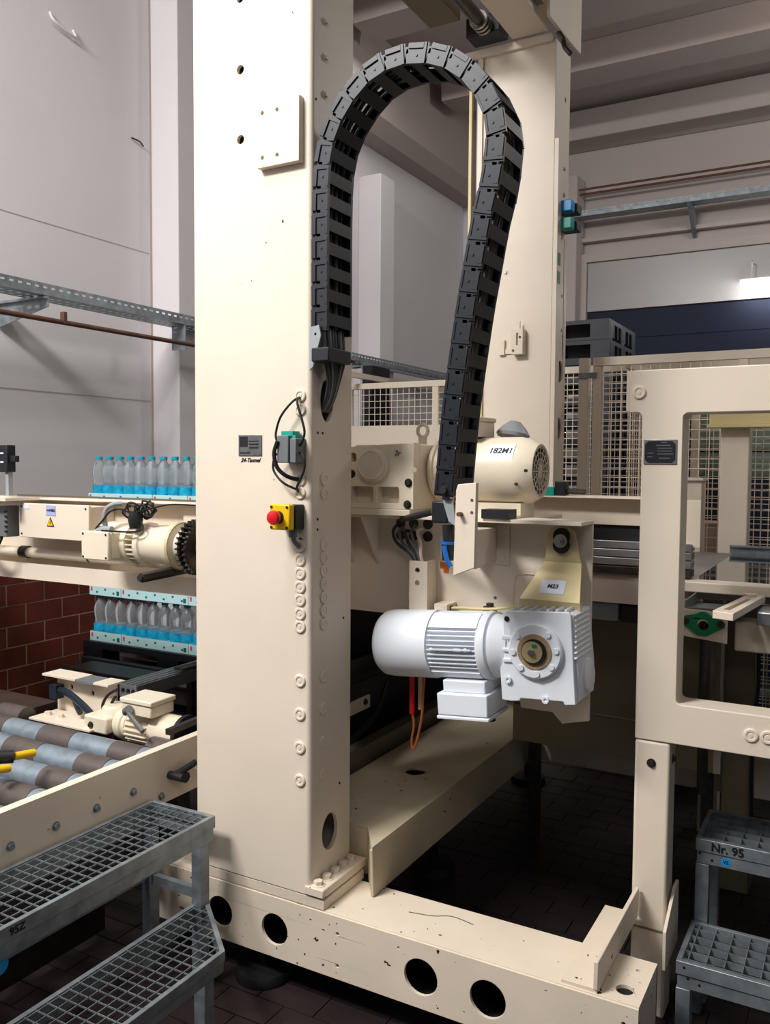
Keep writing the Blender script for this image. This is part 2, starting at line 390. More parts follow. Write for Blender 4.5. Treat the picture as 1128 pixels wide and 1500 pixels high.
# bolted foot flange
ff=part('foot_flange',MB().box(-1.402,-1.337,2.036,2.285,.336,.362),CHIP,t,bev=.003)
for k in range(5): inst('flange_bolt',bolt_pz,(-1.37,2.06+k*.046,.362),ff)

# emergency stop
t=thing('emergency_stop',(-1.445,2.03,1.413),'yellow emergency stop box with red mushroom button on the front column','switch')
part('base',MB().box(-1.476,-1.407,1.995,2.04,1.413,1.484),BLACKP,t,bev=.003)
part('cover',MB().box(-1.479,-1.41,1.97,1.995,1.413,1.486),YEL,t,bev=.004)
for x in (-1.472,-1.418):
    for z in (1.42,1.478): inst('screw',screw_my,(x,1.97,z),t)
part('collar',MB().lathe([(0,.018),(.012,.014)],(-1.447,1.97,1.449),YM,20),BLACKP,t)
part('button',MB().lathe([(.012,.012),(.016,.019),(.026,.021),(.032,.018),(.035,.008)],(-1.447,1.97,1.449),YM,24),REDM,t)
part('gland',MB().cyl((-1.43,2.015,1.413),(-1.43,2.015,1.39),.012,12).tube([(-1.43,2.015,1.39),(-1.425,2.02,1.375),(-1.422,2.035,1.362)],.007,8),GREYP,t)
t=one('orange_tag',MB().box(-1.519,-1.500,2.038,2.04,1.441,1.471),ORG,'small orange sticker left of the red emergency button','sticker')

# relay box with looped cables
t=thing('relay_box',(-1.435,2.0,1.6),'grey wiring box with black cable loops above the emergency stop','wiring box')
part('case',MB().box(-1.464,-1.425,1.985,2.04,1.603,1.68),GREYP,t,bev=.002)
part('case',MB().box(-1.423,-1.402,1.99,2.04,1.603,1.672),GREYP,t,bev=.002)
part('terminals',MB().box(-1.46,-1.42,2.0,2.035,1.68,1.693).box(-1.423,-1.41,2.0,2.035,1.672,1.682),TEAL,t)
def cab(pts,r=.0035,m=RUBBER,parent=t,name='cable',lab=None): return part(name,MB().tube(pts,r,8),m,parent,label=lab)
cab([(-1.421,2.035,1.79),(-1.43,2.01,1.775),(-1.465,2.005,1.735),(-1.482,2.005,1.69),(-1.478,2.005,1.665),(-1.462,2.01,1.652)])
cab([(-1.421,2.035,1.79),(-1.412,2.01,1.775),(-1.392,2.005,1.725),(-1.383,2.005,1.69),(-1.39,2.005,1.665),(-1.402,2.01,1.652)])
cab([(-1.462,2.01,1.636),(-1.483,2.005,1.625),(-1.492,2.005,1.60),(-1.487,2.005,1.575),(-1.455,2.005,1.545),(-1.421,2.03,1.525)])
cab([(-1.403,2.01,1.632),(-1.385,2.005,1.62),(-1.383,2.005,1.59),(-1.395,2.005,1.56),(-1.412,2.01,1.535),(-1.421,2.03,1.52)])
cab([(-1.46,1.983,1.665),(-1.47,1.98,1.63),(-1.463,1.985,1.59),(-1.44,2.0,1.565),(-1.421,2.035,1.554)],.006)

# energy chain -----------------------------------------------------------
CL=[(467,490,-1.359,1.965)]
cl=[(-1.357,1.975),(-1.357,2.06),(-1.357,2.135),(-1.357,2.23),(-1.356,2.323),(-1.352,2.416),(-1.338,2.488),(-1.311,2.547),(-1.272,2.597),(-1.222,2.640),(-1.163,2.666),(-1.087,2.673),(-1.004,2.655),(-.94,2.619),(-.888,2.568),(-.855,2.513),(-.837,2.46),(-.835,2.406),(-.846,2.319),(-.867,2.235),(-.89,2.113),(-.911,1.995),(-.939,1.802),(-.952,1.689),(-.967,1.518)]
def spline(P,n=12):
    P=[Vector((a,b)) for a,b in P]; Q=[]
    for i in range(len(P)-1):
        a=P[max(i-1,0)];b=P[i];c=P[i+1];d=P[min(i+2,len(P)-1)]
        for k in range(n):
            t_=k/n; Q.append(.5*((2*b)+(c-a)*t_+(2*a-5*b+4*c-d)*t_*t_+(3*b-a-3*c+d)*t_**3))
    Q.append(P[-1]); return Q
cp=spline(cl); S=[0]
for a,b in zip(cp,cp[1:]): S.append(S[-1]+(b-a).length)
def at_s(s):
    s=max(0,min(S[-1],s))
    for i in range(len(S)-1):
        if S[i+1]>=s:
            t_=(s-S[i])/(S[i+1]-S[i]+1e-9); return cp[i].lerp(cp[i+1],t_)
    return cp[-1]
t=thing('energy_chain',(-1.357,2.1,1.975),'big black plastic cable chain looping from the front column down to the carriage','cable chain')
n=int(round(S[-1]/.0655)); pitch=S[-1]/n; h=.026; Y0,Y1=2.04,2.172
# link built once, local: u along the chain, v across (outer +), y across the width
lk=MB(); lk2=MB()
for ya,yb,s_ in ((0,.010,-1),(Y1-Y0-.010,Y1-Y0,1)):
    (lk if ya==0 else lk2).plate([(-pitch*.5,-h),(pitch*.5,-h),(pitch*.5,-h*.1),(pitch*.62,-h*.05),(pitch*.62,h*.55),(pitch*.5,h*.6),(pitch*.5,h),(-pitch*.42,h),(-pitch*.42,h*.45),(-pitch*.5,h*.4)],ya,yb,'XZ')
lk.box(pitch*.30,pitch*.42,-.003,0,-h,h).box(-pitch*.4,pitch*.3,-.004,0,h*.45,h*.95).lathe([(0,.0035),(.002,.0035)],(0.0,0,-h*.2),YM,10).box(-pitch*.4,pitch*.42,-.002,0,-h,-h*.75)
lk2=MB().box(-pitch*.53,pitch*.53,Y1-Y0-.010,Y1-Y0,-h,h)
link_me=shared(lk,CHAINM,'chain_link'); rear_me=shared(lk2,CHAINM,'side_plate')
bar=MB().box(-pitch*.26,pitch*.26,.010,Y1-Y0-.010,h-.006,h).box(-pitch*.26,pitch*.26,.010,Y1-Y0-.010,-h,-h+.006).box(-.002,.002,.05,.056,-h+.006,h-.006)
bar_me=shared(bar,CHAIND,'cross_bar')
for i in range(n):
    p=at_s((i+.5)*pitch); q0=at_s(i*pitch); q1=at_s((i+1)*pitch); d=(q1-q0)
    ang=math.atan2(d.y,d.x)     # in XZ plane; v axis = rotate left of travel
    o=inst('chain_link',link_me,(p.x,Y0,p.y),t,rot=(0,-ang,0))
    bb=D.objects.new('cross_bar',bar_me); COL.objects.link(bb); bb.parent=o
    bb=D.objects.new('side_plate',rear_me); COL.objects.link(bb); bb.parent=o
for k in range(7):
    y=Y0+.022+k*.0155; off=random.uniform(-.008,.008)
    pts=[]
    for i in range(0,60):
        s=S[-1]*i/59; p=at_s(s); a=at_s(s-.02); b_=at_s(s+.02); nn=Vector((-(b_-a).y,(b_-a).x)).normalized()
        p=p+nn*(off+.004*math.sin(s*6+k)); pts.append((p.x,y,p.y))
    part('cable',MB().tube(pts,.0062,7,0),(CABLE,RUBBER,GREYP,CABLE,BRNP,RUBBER,GREYP)[k],t)
part('end_bracket',MB().plate([(-1.384,1.865),(-1.384,1.985),(-1.352,1.99),(-1.346,1.96),(-1.372,1.875)],2.030,2.036,'XZ',holes=[circ(-1.364,1.965,.004,10)]),GREYL,t,label='small grey steel end bracket')
part('clamp',MB().box(-1.374,-1.316,2.024,2.145,1.888,1.926),BLACKP,t,bev=.003)
part('clamp_screw',MB().cyl((-1.33,2.145,1.905),(-1.325,2.175,1.903),.008,8),STEELD,t)
for k in range(8):
    y=2.05+k*.014
    part('loose_cable',MB().tube([(-1.35,y,1.985),(-1.346,y,1.94),(-1.345,y+.003,1.90),(-1.35,y*.55+2.11*.45,1.84),(-1.368,y*.4+2.12*.6,1.79),(-1.393,2.12+(k-4)*.005,1.755)],.0062,7),(CABLE,RUBBER,GREYP,CABLE)[k%4],t)
part('end_bracket',MB().plate([(-.975,1.512),(-.945,1.512),(-.935,1.44),(-.955,1.452)],2.05,2.056,'XZ'),GREYL,t,label='small grey steel bracket at lower end')
inst('bolt',bolt_my,(-.962,2.038,1.535),t)

# ================================================================ BASE FRAME
t=thing('base_frame',(-1.3,2.6,.0),'chipped cream steel base frame on the floor under the lift','machine base')
b=MB()
b.plate(rect(-2.0,-.435,.11,.296),2.04,2.05,'XZ',holes=[circ(-1.725,.197,.048,28),circ(-1.514,.197,.048,28),circ(-1.02,.199,.051,28),circ(-.823,.199,.051,28),circ(-.47,.25,.006,10),circ(-1.29,.245,.006,10),circ(-1.29,.15,.006,10),circ(-1.09,.262,.004,10)])
b.plate(rect(-2.0,-.435,2.045,2.255),.29,.30,'XY',holes=[circ(-.482,2.10,.022,24),circ(-.472,2.2,.006,10),circ(-1.245,2.11,.004,8)])
b.box(-.445,-.435,2.05,2.255,.11,.29).box(-2.0,-1.99,2.05,2.255,.11,.29).box(-2.0,-.435,2.245,2.255,.11,.29).box(-2.0,-.435,2.05,2.245,.11,.118)
part('front_beam',b,CHIP,t,bev=.003)
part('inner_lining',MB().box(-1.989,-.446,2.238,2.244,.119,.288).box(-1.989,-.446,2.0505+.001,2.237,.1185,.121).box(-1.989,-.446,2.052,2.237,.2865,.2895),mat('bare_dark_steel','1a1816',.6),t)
part('column_seat',MB().box(-1.822,-1.337,2.042,2.27,.30,.331),CHIP,t,bev=.002)
b=MB().plate([(-1.62,2.29),(-1.337,2.29),(-1.25,2.17),(-1.25,4.3),(-1.62,4.3)],.45,.46,'XY',holes=[circ(-1.43,2.80,.037,28)])
b.plate([(2.18,.302),(4.3,.302),(4.3,.45),(2.17,.45)],-1.26,-1.25,'YZ').plate([(2.262,.30),(4.3,.30),(4.3,.45),(2.29,.45)],-1.62,-1.61,'YZ').box(-1.61,-1.26,2.3,4.3,.30,.308).box(-1.61,-1.335,2.29,2.30,.305,.45).plate([(-1.335,2.29),(-1.335,2.30),(-1.262,2.195),(-1.262,2.185)],.303,.449,'XY')
part('long_beam',b,mat('shade_darkened_cream','c9bb9f',.6,var=.12,vscale=4,chips=.93,chipscale=42),t,bev=.002)  # cream darkened as painted shade under the carriage; the chips are wear
part('beam_flange',MB().box(-1.66,-1.645,2.28,4.1,.33,.52).box(-1.70,-1.66,2.28,4.1,.50,.52),BRNP,t)
part('rear_beam',MB().box(-1.249,-.2,3.6,3.75,.30,.455),CHIP,t,bev=.004)
part('corner_bracket',MB().box(-.63,-.535,2.05,2.47,.30,.31),CHIP,t,bev=.001)
part('corner_bracket',MB().box(-.547,-.535,2.045,2.48,.31,.382),CHIP,t,bev=.002)
part('leveling_foot',MB().lathe([(0,.088),(.012,.09),(.03,.082),(.036,.03)],(-1.60,2.10,0),(0,0,1),40).cyl((-1.60,2.10,.036),(-1.60,2.10,.109),.014,12),RUBBER,t)
part('leveling_foot',MB().lathe([(0,.088),(.012,.09),(.03,.082),(.036,.03)],(-.60,2.15,0),(0,0,1),40).cyl((-.60,2.15,.036),(-.60,2.15,.109),.014,12),RUBBER,t)
for y in (3.0,4.1): part('leveling_foot',MB().lathe([(0,.088),(.03,.082),(.036,.03)],(-1.45,y,0),(0,0,1),24).cyl((-1.45,y,.036),(-1.45,y,.299),.02,12),RUBBER,t)
part('scratch',MB().tube([(-1.12,2.16,.3005),(-1.05,2.175,.3005),(-1.0,2.20,.3005),(-.93,2.19,.3005)],.0012,4),STEELD,t)

# ================================================================ BACK COLUMN, TOP BEAM, SHAFT
t=thing('lift_column',(-1.57,4.26,.46),'cream steel column at the back behind the chain and cream motor','column')
b=MB().box(-1.76,-1.385,4.15,4.16,.461,3.68).box(-1.76,-1.75,4.16,4.385,.461,3.68).box(-1.75,-1.395,4.375,4.385,.461,3.68)
b.plate(rect(4.16,4.385,.461,3.68),-1.395,-1.385,'YZ',holes=[circ(4.30,2.08,.045,20,.055),circ(4.295,1.79,.045,20,.055),circ(4.31,2.463,.01,10),circ(4.31,2.29,.01,10),circ(4.31,3.44,.012,10)])
part('body',b,CREAM,t,bev=.003)
part('guide_strip',MB().box(-1.3845,-1.362,4.15,4.21,.47,3.2),CREAM,t,bev=.002)
part('side_rail',MB().box(-1.86,-1.845,4.19,4.21,.47,3.7),YLINE,t)
part('side_rail',MB().box(-1.83,-1.765,4.22,4.3,.47,3.66),GREYL,t)
part('side_rail',MB().box(-1.79,-1.765,4.14,4.16,.47,3.70),CREAM,t)
part('edge_strip',MB().box(-1.763,-1.745,4.135,4.149,.47,2.3),YLINE,t)
part('top_cap',MB().box(-1.86,-1.40,4.13,4.149,3.66,3.70),CREAM,t,bev=.002)
inst('bolt',bolt_my_c,(-1.63,4.15,2.578),t); 
for z in (3.1,2.97): inst('bolt',bolt_px_c,(-1.385,4.31,z),t)
part('latch_plate',MB().box(-1.655,-1.625,4.13,4.149,2.16,2.235).box(-1.625,-1.58,4.14,4.149,2.165,2.19),CREAM,t)
lp=part('latch_block',MB().plate(rect(-1.575,-1.515,2.155,2.28),4.10,4.149,'XZ',holes=[rect(-1.55,-1.54,2.2,2.26)]),CREAM,t,bev=.002)
part('latch_screw',MB().cyl((-1.53,4.10,2.24),(-1.53,4.096,2.24),.006,8).cyl((-1.565,4.10,2.175),(-1.565,4.096,2.175),.006,8),STEELD,lp)
part('latch_pin',MB().box(-1.545,-1.535,4.11,4.12,2.19,2.32),CREAM,lp)
for z in (2.62,2.53): part('green_mark',MB().box(-1.3845,-1.3835,4.16,4.2,z-.03,z+.03) if False else MB().box(-1.3615,-1.3605,4.16,4.2,z-.03,z+.03),GREEN,t)
for lab,z,m_ in (('blue proximity sensor on the back column, upper one',2.885,BLUS),('teal proximity sensor on the back column, lower one',2.80,TEAL)):
    q=thing('proximity_sensor',(-1.35,4.30,z-.03),lab,'sensor')
    part('housing',MB().box(-1.383,-1.30,4.26,4.34,z-.022,z+.022),BLACKP,q,bev=.003)
    part('sensing_head',MB().box(-1.37,-1.31,4.20,4.26,z-.027,z+.027),m_,q,bev=.004)
    part('lead',MB().tube([(-1.34,4.34,z),(-1.33,4.37,z+.03),(-1.34,4.36,z+.045),(-1.37,4.34,z+.05)],.006,6),GREYP,q)
t=thing('top_beam',(-1.5,3,3.7),'cream overhead beam running back to the rear column at top','beam')
part('beam',MB().box(-1.60,-1.415,2.3,4.12,3.705,3.95),CREAM,t,bev=.004)
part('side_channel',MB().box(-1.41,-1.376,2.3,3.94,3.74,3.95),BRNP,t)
part('end_plate',MB().plate([(3.96,4.2),(3.96,3.69),(4.29,3.705),(4.46,3.72),(4.46,4.2)],-1.37,-1.355,'YZ'),CREAM,t,bev=.003)
part('broken_joint',MB().tube([(-1.375,4.14,3.70),(-1.35,4.15,3.66),(-1.34,4.14,3.62),(-1.31,4.14,3.58)],.012,6),STEELD,t)
t=thing('drive_shaft',(-1.69,3,3.72),'dark round drive shaft beside the overhead beam','shaft')
part('shaft_tube',MB().cyl((-1.70,2.3,3.74),(-1.70,4.0,3.74),.032,20),STEELD,t)
for y in (3.92,3.95,3.98): part('collar_ring',MB().cyl((-1.70,y,3.74),(-1.70,y+.014,3.74),.045,20),STEEL,t)
part('bearing_block',MB().box(-1.80,-1.62,4.0,4.12,3.706,3.80),BLACKP,t,bev=.006)
part('motor_cover',MB().box(-1.95,-1.78,3.4,3.9,3.74,4.0),BRNP,t,bev=.01)

# ================================================================ LIFT CARRIAGE
t=thing('lift_carriage',(-1.1,2.5,.85),'cream welded lift carriage plate between the two columns carrying both gearmotors','carriage')
b=MB().plate([(-1.56,1.43),(-1.56,1.11),(-.95,1.105),(-.90,.86),(-.80,.86),(-.77,.83),(-.69,.85),(-.69,1.43)],2.47,2.482,'XZ',holes=[circ(-.99,1.19,.006,10)])
part('front_plate',b,CREAM,t)
part('top_flange',MB().plate([(-1.56,2.36),(-.69,2.36),(-.69,2.482),(-.86,2.482),(-.86,2.72),(-1.56,2.72)],1.431,1.442,'XY'),CREAM,t,bev=.002)
part('back_plate',MB().box(-1.56,-.90,2.73,2.745,1.12,1.43),CREAM,t)
part('unseen_shade_deck',MB().box(-1.56,-.92,2.484,2.93,1.108,1.118),CREAM,t)  # unseen deck added to keep overhead light off the pit
part('gusset',MB().plate([(2.36,1.43),(2.47,1.43),(2.47,1.27)],-1.41,-1.40,'YZ'),CREAM,t)
part('gusset',MB().plate([(2.36,1.43),(2.47,1.43),(2.47,1.27)],-1.51,-1.50,'YZ'),CREAM,t)
am=part('chain_arm',MB().hexa([(-.934,2.062,1.33),(-.88,2.062,1.33),(-.88,2.062,1.43),(-.934,2.062,1.43)],[(-1.06,2.462,1.305),(-.985,2.462,1.305),(-.985,2.462,1.41),(-1.06,2.462,1.41)]),CREAM,t)
part('arm_plate',MB().plate([(-.936,1.31),(-.93,1.535),(-.925,1.55),(-.874,1.555),(-.876,1.335)],2.04,2.058,'XZ'),CREAM,am,bev=.0015)
part('arm_flange',MB().box(-.985,-.943,2.462,2.47,1.297,1.417),CREAM,t,bev=.001)
for z in (1.40,1.315): inst('bolt',bolt_my_c,(-.962,2.462,z),t)
part('arm_screw',MB().cyl((-.915,2.04,1.473),(-.915,2.022,1.473),.006,10).cyl((-.885,2.04,1.478),(-.885,2.039,1.478),.004,8).cyl((-.885,2.04,1.51),(-.885,2.039,1.51),.004,8),RUST,t)
part('slotted_cover',MB().plate(rect(-1.253,-1.19,1.137,1.297),2.40,2.41,'XZ',holes=[circ(-1.225,1.268,.009,14),circ(-1.225,1.228,.009,14)]).box(-1.253,-1.19,2.41,2.468,1.137,1.145).box(-1.197,-1.19,2.41,2.468,1.145,1.297),CREAM,t)
part('slotted_cover_left',MB().box(-1.52,-1.49,2.43,2.468,1.12,1.27),CREAM,t) if False else None
for x in (-1.322,-1.275,-1.223):
    for z in (1.41,1.37): part('bolt_hole',MB().lathe([(0,.017),(.003,.017),(.003,.010),(.0005,.009)],(x,2.47,z),YM,18),STEELD,t)
for k in range(5):
    x0=-1.33+k*.022
    part('cable',MB().tube([(x0,2.462,1.405-.01*(k%3)),(x0-.004,2.44,1.385),(x0+.01,2.435,1.35),(-1.26+k*.008,2.43,1.31),(-1.245+k*.008,2.435,1.26)],.0055,7),(CABLE,GREYP,CABLE,GREYP,CREAM)[k],t)
part('rod_end',MB().cyl((-1.26,2.36,1.43),(-1.03,2.16,1.475),.010,12),BLACKP,t,label='black rod running to the chain end')
part('rod_clamp',MB().box(-1.045,-.995,2.13,2.19,1.44,1.50),BLACKP,t,bev=.004)
part('rod_nut',MB().cyl((-1.06,2.19,1.468),(-1.05,2.18,1.47),.015,12),STEEL,t)
part('connector',MB().cyl((-.975,2.09,1.44),(-.972,2.09,1.39),.016,12).cyl((-.972,2.09,1.39),(-.97,2.09,1.345),.020,12),BLACKP,t)
part('connector_ring',MB().cyl((-.972,2.09,1.395),(-.972,2.09,1.388),.0215,14).tube([(-.975,2.067,1.385),(-.965,2.064,1.35),(-.955,2.066,1.33)],.007,6),BLUE,t,label='blue cable and collar')
part('white_label',MB().box(-1.18,-1.146,2.467,2.4695,1.315,1.375),LBL,t)
part('orange_sticker',MB().box(-1.178,-1.149,2.467,2.4695,1.272,1.29).box(-1.165,-1.149,2.467,2.4695,1.258,1.272),ORG,t)
part('yellow_cable',MB().tube([(-1.14,2.43,1.15),(-1.08,2.42,1.158),(-.98,2.41,1.165),(-.88,2.42,1.185),(-.82,2.45,1.21)],.005,8),YLINE,t,label='thin yellowish tube')
for x,z in ((-1.125,1.14),(-.99,1.16)):
    v_=part('grease_fitting',MB().cyl((x,2.43,z-.04),(x,2.43,z+.02),.012,10).cyl((x-.02,2.43,z),(x+.02,2.43,z),.010,8),STEELD,t)
part('grease_block',MB().box(-1.165,-1.12,2.40,2.468,1.145,1.168),CREAM,t,bev=.002)
part('rib_line',MB().tube([(-.93,2.468,1.17),(-.925,2.468,1.25),(-.905,2.468,1.27),(-.85,2.468,1.272)],.0018,5),CREAM,t)
part('black_block',MB().box(-.99,-.905,2.352,2.42,1.443,1.47),BLACKP,t)

# ---------------------------------------------------------------- cream gearmotor 182M1
t=thing('gearmotor',(-1.15,2.5,1.442),'cream gearmotor with 182M1 label on top of the lift carriage','gearmotor')
AX=2.50; AZ=1.583
b=MB(); ol=[(-1.453,1.462),(-1.453,1.53),(-1.437,1.545),(-1.437,1.597),(-1.45,1.605),(-1.45,1.635),(-1.436,1.655),(-1.205,1.668),(-1.205,1.462)]
def pocket(x0,x1,z0,z1): return rrect(x0,x1,z0,z1,.008,2)
b.plate(ol,2.33,2.37,'XZ',holes=[pocket(-1.430,-1.347,1.480,1.531),pocket(-1.334,-1.255,1.480,1.531),pocket(-1.432,-1.410,1.607,1.636)])
b.box(-1.436,-1.205,2.37,2.63,1.462,1.662)
hs=part('gear_housing',b,CREAMG,t,bev=.003)
part('base_plate',MB().box(-1.456,-1.215,2.325,2.63,1.442,1.4615),CREAMG,t,bev=.002)
part('bearing_cover',MB().lathe([(0,.056),(.010,.054),(.014,.045),(.022,.045),(.024,.043),(.021,.040)],(-1.345,2.33,1.598),YM,40),CREAMG,t)
for x,z in ((-1.425,1.57),(-1.222,1.545),(-1.225,1.478)): inst('bolt',bolt_my,(x,2.33,z),t)
text('handwriting','2r',.022,(-1.262,2.329,1.635),t,PLATE,shear=.3)
part('lifting_eye',MB().cyl((-1.235,2.45,1.665),(-1.235,2.45,1.69),.014,12).tube([(-1.235+.018*math.cos(a),2.45,1.708+.02*math.sin(a)) for a in [2*PI*k/16 for k in range(17)]],.006,8,0),CREAMG,t)
part('grease_nub',MB().cyl((-1.21,2.345,1.585),(-1.2,2.325,1.585),.008,8),CREAMG,t)
fl_=part('adapter_flange',MB().lathe([(0,.085),(.012,.097),(.022,.097),(.024,.088),(.034,.088),(.036,.094),(.046,.094),(.05,.075),(.085,.070)],(-1.204,AX,AZ),(1,0,0),48),CREAMG,t)
for k in range(8):
    a=2*PI*k/8+.2; p=(-1.155,AX-.083*math.cos(a),AZ+.083*math.sin(a)); inst('flange_bolt',bolt_px_c,p,fl_)
b=MB().lathe([(0,.082),(.05,.086)],(-1.119,AX,AZ),(1,0,0),36)
for k in range(28):
    a=2*PI*k/28; c0=Vector((0,math.cos(a),math.sin(a))); tt=Vector((0,-math.sin(a),math.cos(a)))*.0015
    A0=Vector((-1.115,AX,AZ)); A1=Vector((-1.072,AX,AZ))
    b.hexa([A0+c0*.08-tt,A0+c0*.1-tt,A0+c0*.1+tt,A0+c0*.08+tt],[A1+c0*.08-tt,A1+c0*.1-tt,A1+c0*.1+tt,A1+c0*.08+tt])
part('motor_frame',b,CREAMG,t)
part('fan_cowl',MB().lathe([(0,.099),(.004,.104),(.155,.104),(.19,.097),(.216,.082),(.216,.075),(.205,.075)],(-1.075,AX,AZ),(1,0,0),56,caps=False).lathe([(.0,.099),(.001,.08)],(-1.075,AX,AZ),(1,0,0),56,caps=False),CREAMG,t)
g=MB()
for r in (.018,.037,.056,.072): g.tube([(-.862,AX+r*math.cos(a),AZ+r*math.sin(a)) for a in [2*PI*k/28 for k in range(29)]],.0016,5,0)
for k in range(8):
    a=PI*k/8; g.tube([(-.862,AX-.073*math.cos(a),AZ-.073*math.sin(a)),(-.862,AX+.073*math.cos(a),AZ+.073*math.sin(a))],.0016,5,0)
part('fan_grille',g,CREAMG,t)
part('fan',MB().lathe([(0,.073),(.004,.073)],(-.885,AX,AZ),(1,0,0),30),BLACKP,t)
part('terminal_box',MB().box(-1.09,-1.035,2.42,2.56,1.687,1.735).box(-1.094,-1.031,2.415,2.565,1.735,1.748),CREAMG,t,bev=.003)
part('cable_bag',MB().lathe([(0,.05),(.01,.055),(.03,.04),(.05,.018)],(-.99,2.60,1.69),(.1,.2,1),10),GREYL,t,label='crumpled grey plastic wrap')
for x,z in ((-1.058,1.665),(-.868,1.585),(-.9,1.545)): part('screw',MB().cyl((x,AX-.104*math.cos(math.asin(min(1,abs(z-AZ)/.104))),z),(x,AX-.112*math.cos(math.asin(min(1,abs(z-AZ)/.104))),z),.005,8),STEELD,t)
# curved label wrapped on the cowl
lb=MB(); rr=.1046; n_=8; vs=[];fs=[]; a0,a1=math.radians(20),math.radians(50)
for k in range(n_+1):
    a=a0+(a1-a0)*k/n_
    for x in (-.998,-.914): vs.append((x,AX-rr*math.cos(a),AZ+rr*math.sin(a)))
fs=[(2*k,2*k+1,2*k+3,2*k+2) for k in range(n_)]
lb.add(vs,fs); lbo=part('label',lb,LBL,t,label='white label reading 182M1')
am_=(a0+a1)/2
text('lettering','182M1',.027,(-.956,AX-.1052*math.cos(am_),AZ+.1052*math.sin(am_)),lbo,INK,rot=(PI/2-am_,0,0),bend=.105,shear=.15,thick=.0002)
part('feet',MB().box(-1.06,-.9,2.44,2.56,1.442,1.486),CREAMG,t)

# ---------------------------------------------------------------- white gearmotor M23
HX,HZ=-.79,1.083
t=thing('gearmotor',(HX,2.36,HZ),'white gearmotor with round flanged hub hanging on the front of the carriage','gearmotor')
M=Matrix.Translation((HX,0,HZ))@Matrix.Rotation(math.radians(-4.5),4,'Y')
def LM(): b=MB(); b.T=M; return b
yc=2.365
ol=[(-.112,-.145),(-.112,-.055),(-.10,-.03),(-.075,.06),(-.095,.095),(-.088,.112),(.098,.108),(.104,.10),(.104,-.148),(.072,-.15),(.068,-.140),(-.055,-.138),(-.058,-.146),(-.085,-.148)]
b=LM().plate(ol,2.285,2.30,'XZ')
ol2=[(x*1.0,z) for x,z in ol]
b.plate([(-.11,-.14),(-.10,.09),(.10,.104),(.108,.10),(.112,-.06),(.106,-.145)],2.30,2.46,'XZ')
part('gear_housing',b,WHITEP,t,bev=.004)
b=LM()
for k in range(9):     # ribs on the right side and the top
    z=-.02+k*.0145
    if k<9: b.box(.104,.113,2.29+.002*k,2.44,z-.003,z+.003)
for k in range(7):
    x=-.07+k*.026; b.box(x-.004,x+.004,2.30,2.45,.104,.114)
part('cooling_ribs',b,WHITEP,t,bev=.0015)
part('side_cover',LM().lathe([(0,.048),(.008,.048),(.012,.038)],(.108,2.395,-.085),(1,0,0),28),WHITEP,t)
b=LM()
for z in (.035,.0,-.03): b.box(-.10,-.06,2.279,2.286,z-.006,z+.006)
part('front_ribs',b,WHITEP,t,bev=.003)
hb=part('hub_flange',LM().lathe([(0,.078),(.012,.078),(.016,.074),(.016,.05)],(0,2.285,0),YM,56),WHITEP,t)
for k in range(8):
    if k==2: continue
    a=2*PI*k/8+.05; p=M@Vector((.063*math.cos(a),2.269,.063*math.sin(a)))
    o=inst('flange_bolt',shared(MB().lathe([(0,.009),(.005,.008)],(0,0,0),YM,12),WHITEP) if k==0 else fbm,p,hb)
    fbm=o.data
part('hub_ring',LM().lathe([(0,.049),(.003,.049)],(0,2.268,0),YM,48),mat('brown_seal','a58a6a',.5,var=.1,vscale=40),t)
part('hub_seal',LM().lathe([(0,.036),(.006,.036),(.006,.030),(.003,.030)],(0,2.265,0),YM,40),RUBBER,t)
part('hub_cap',LM().lathe([(0,.031),(.004,.030),(.006,.012)],(-.004,2.262,0),YM,36),mat('brass_plated','d9c79a',.25,.6,chips=.9,chipscale=70,chipcol='7a7040'),t)
part('hub_bolt',LM().lathe([(0,.010),(.010,.0095)],(-.004,2.257,0),YM,6),STEEL,t)
part('green_paint_mark',LM().box(-.002,.012,2.2555,2.2565,.012,.022),GREEN,t)
for x,z in ((-.088,-.085),(.02,-.137)): part('drain_plug',LM().lathe([(0,.010),(.008,.010),(.008,.005),(.004,.004)],(x,2.284,z),YM,18),WHITEP,t)
part('housing_hole',LM().lathe([(0,.008),(.001,.008)],(-.082,2.284,.088),YM,14),INK,t)
# neck + motor (axis local x, at y=yc)
part('motor_neck',LM().lathe([(0,.075),(.02,.082),(.04,.092),(.052,.094),(.054,.086),(.062,.086)],(-.095,yc,-.005),(-1,0,0),48),WHITEP,t)
part('end_shield',LM().lathe([(0,.088),(.004,.1),(.018,.103),(.03,.100)],(-.150,yc,-.005),(-1,0,0),48),WHITEP,t)
b=LM().lathe([(0,.085),(.17,.085)],(-.175,yc,-.005),(-1,0,0),40)
for k in range(44):
    a=2*PI*k/44
    deg=math.degrees(a)%360
    c0=Vector((0,math.cos(a),math.sin(a))); tt=Vector((0,-math.sin(a),math.cos(a)))*.0017
    A0=Vector((-.178,yc,-.005)); A1=Vector((-.335,yc,-.005))
    ro=.101
    b.hexa([A0+c0*.084-tt,A0+c0*ro-tt,A0+c0*ro+tt,A0+c0*.084+tt],[A1+c0*.084-tt,A1+c0*ro-tt,A1+c0*ro+tt,A1+c0*.084+tt])
part('finned_stator',b,WHITEP,t)
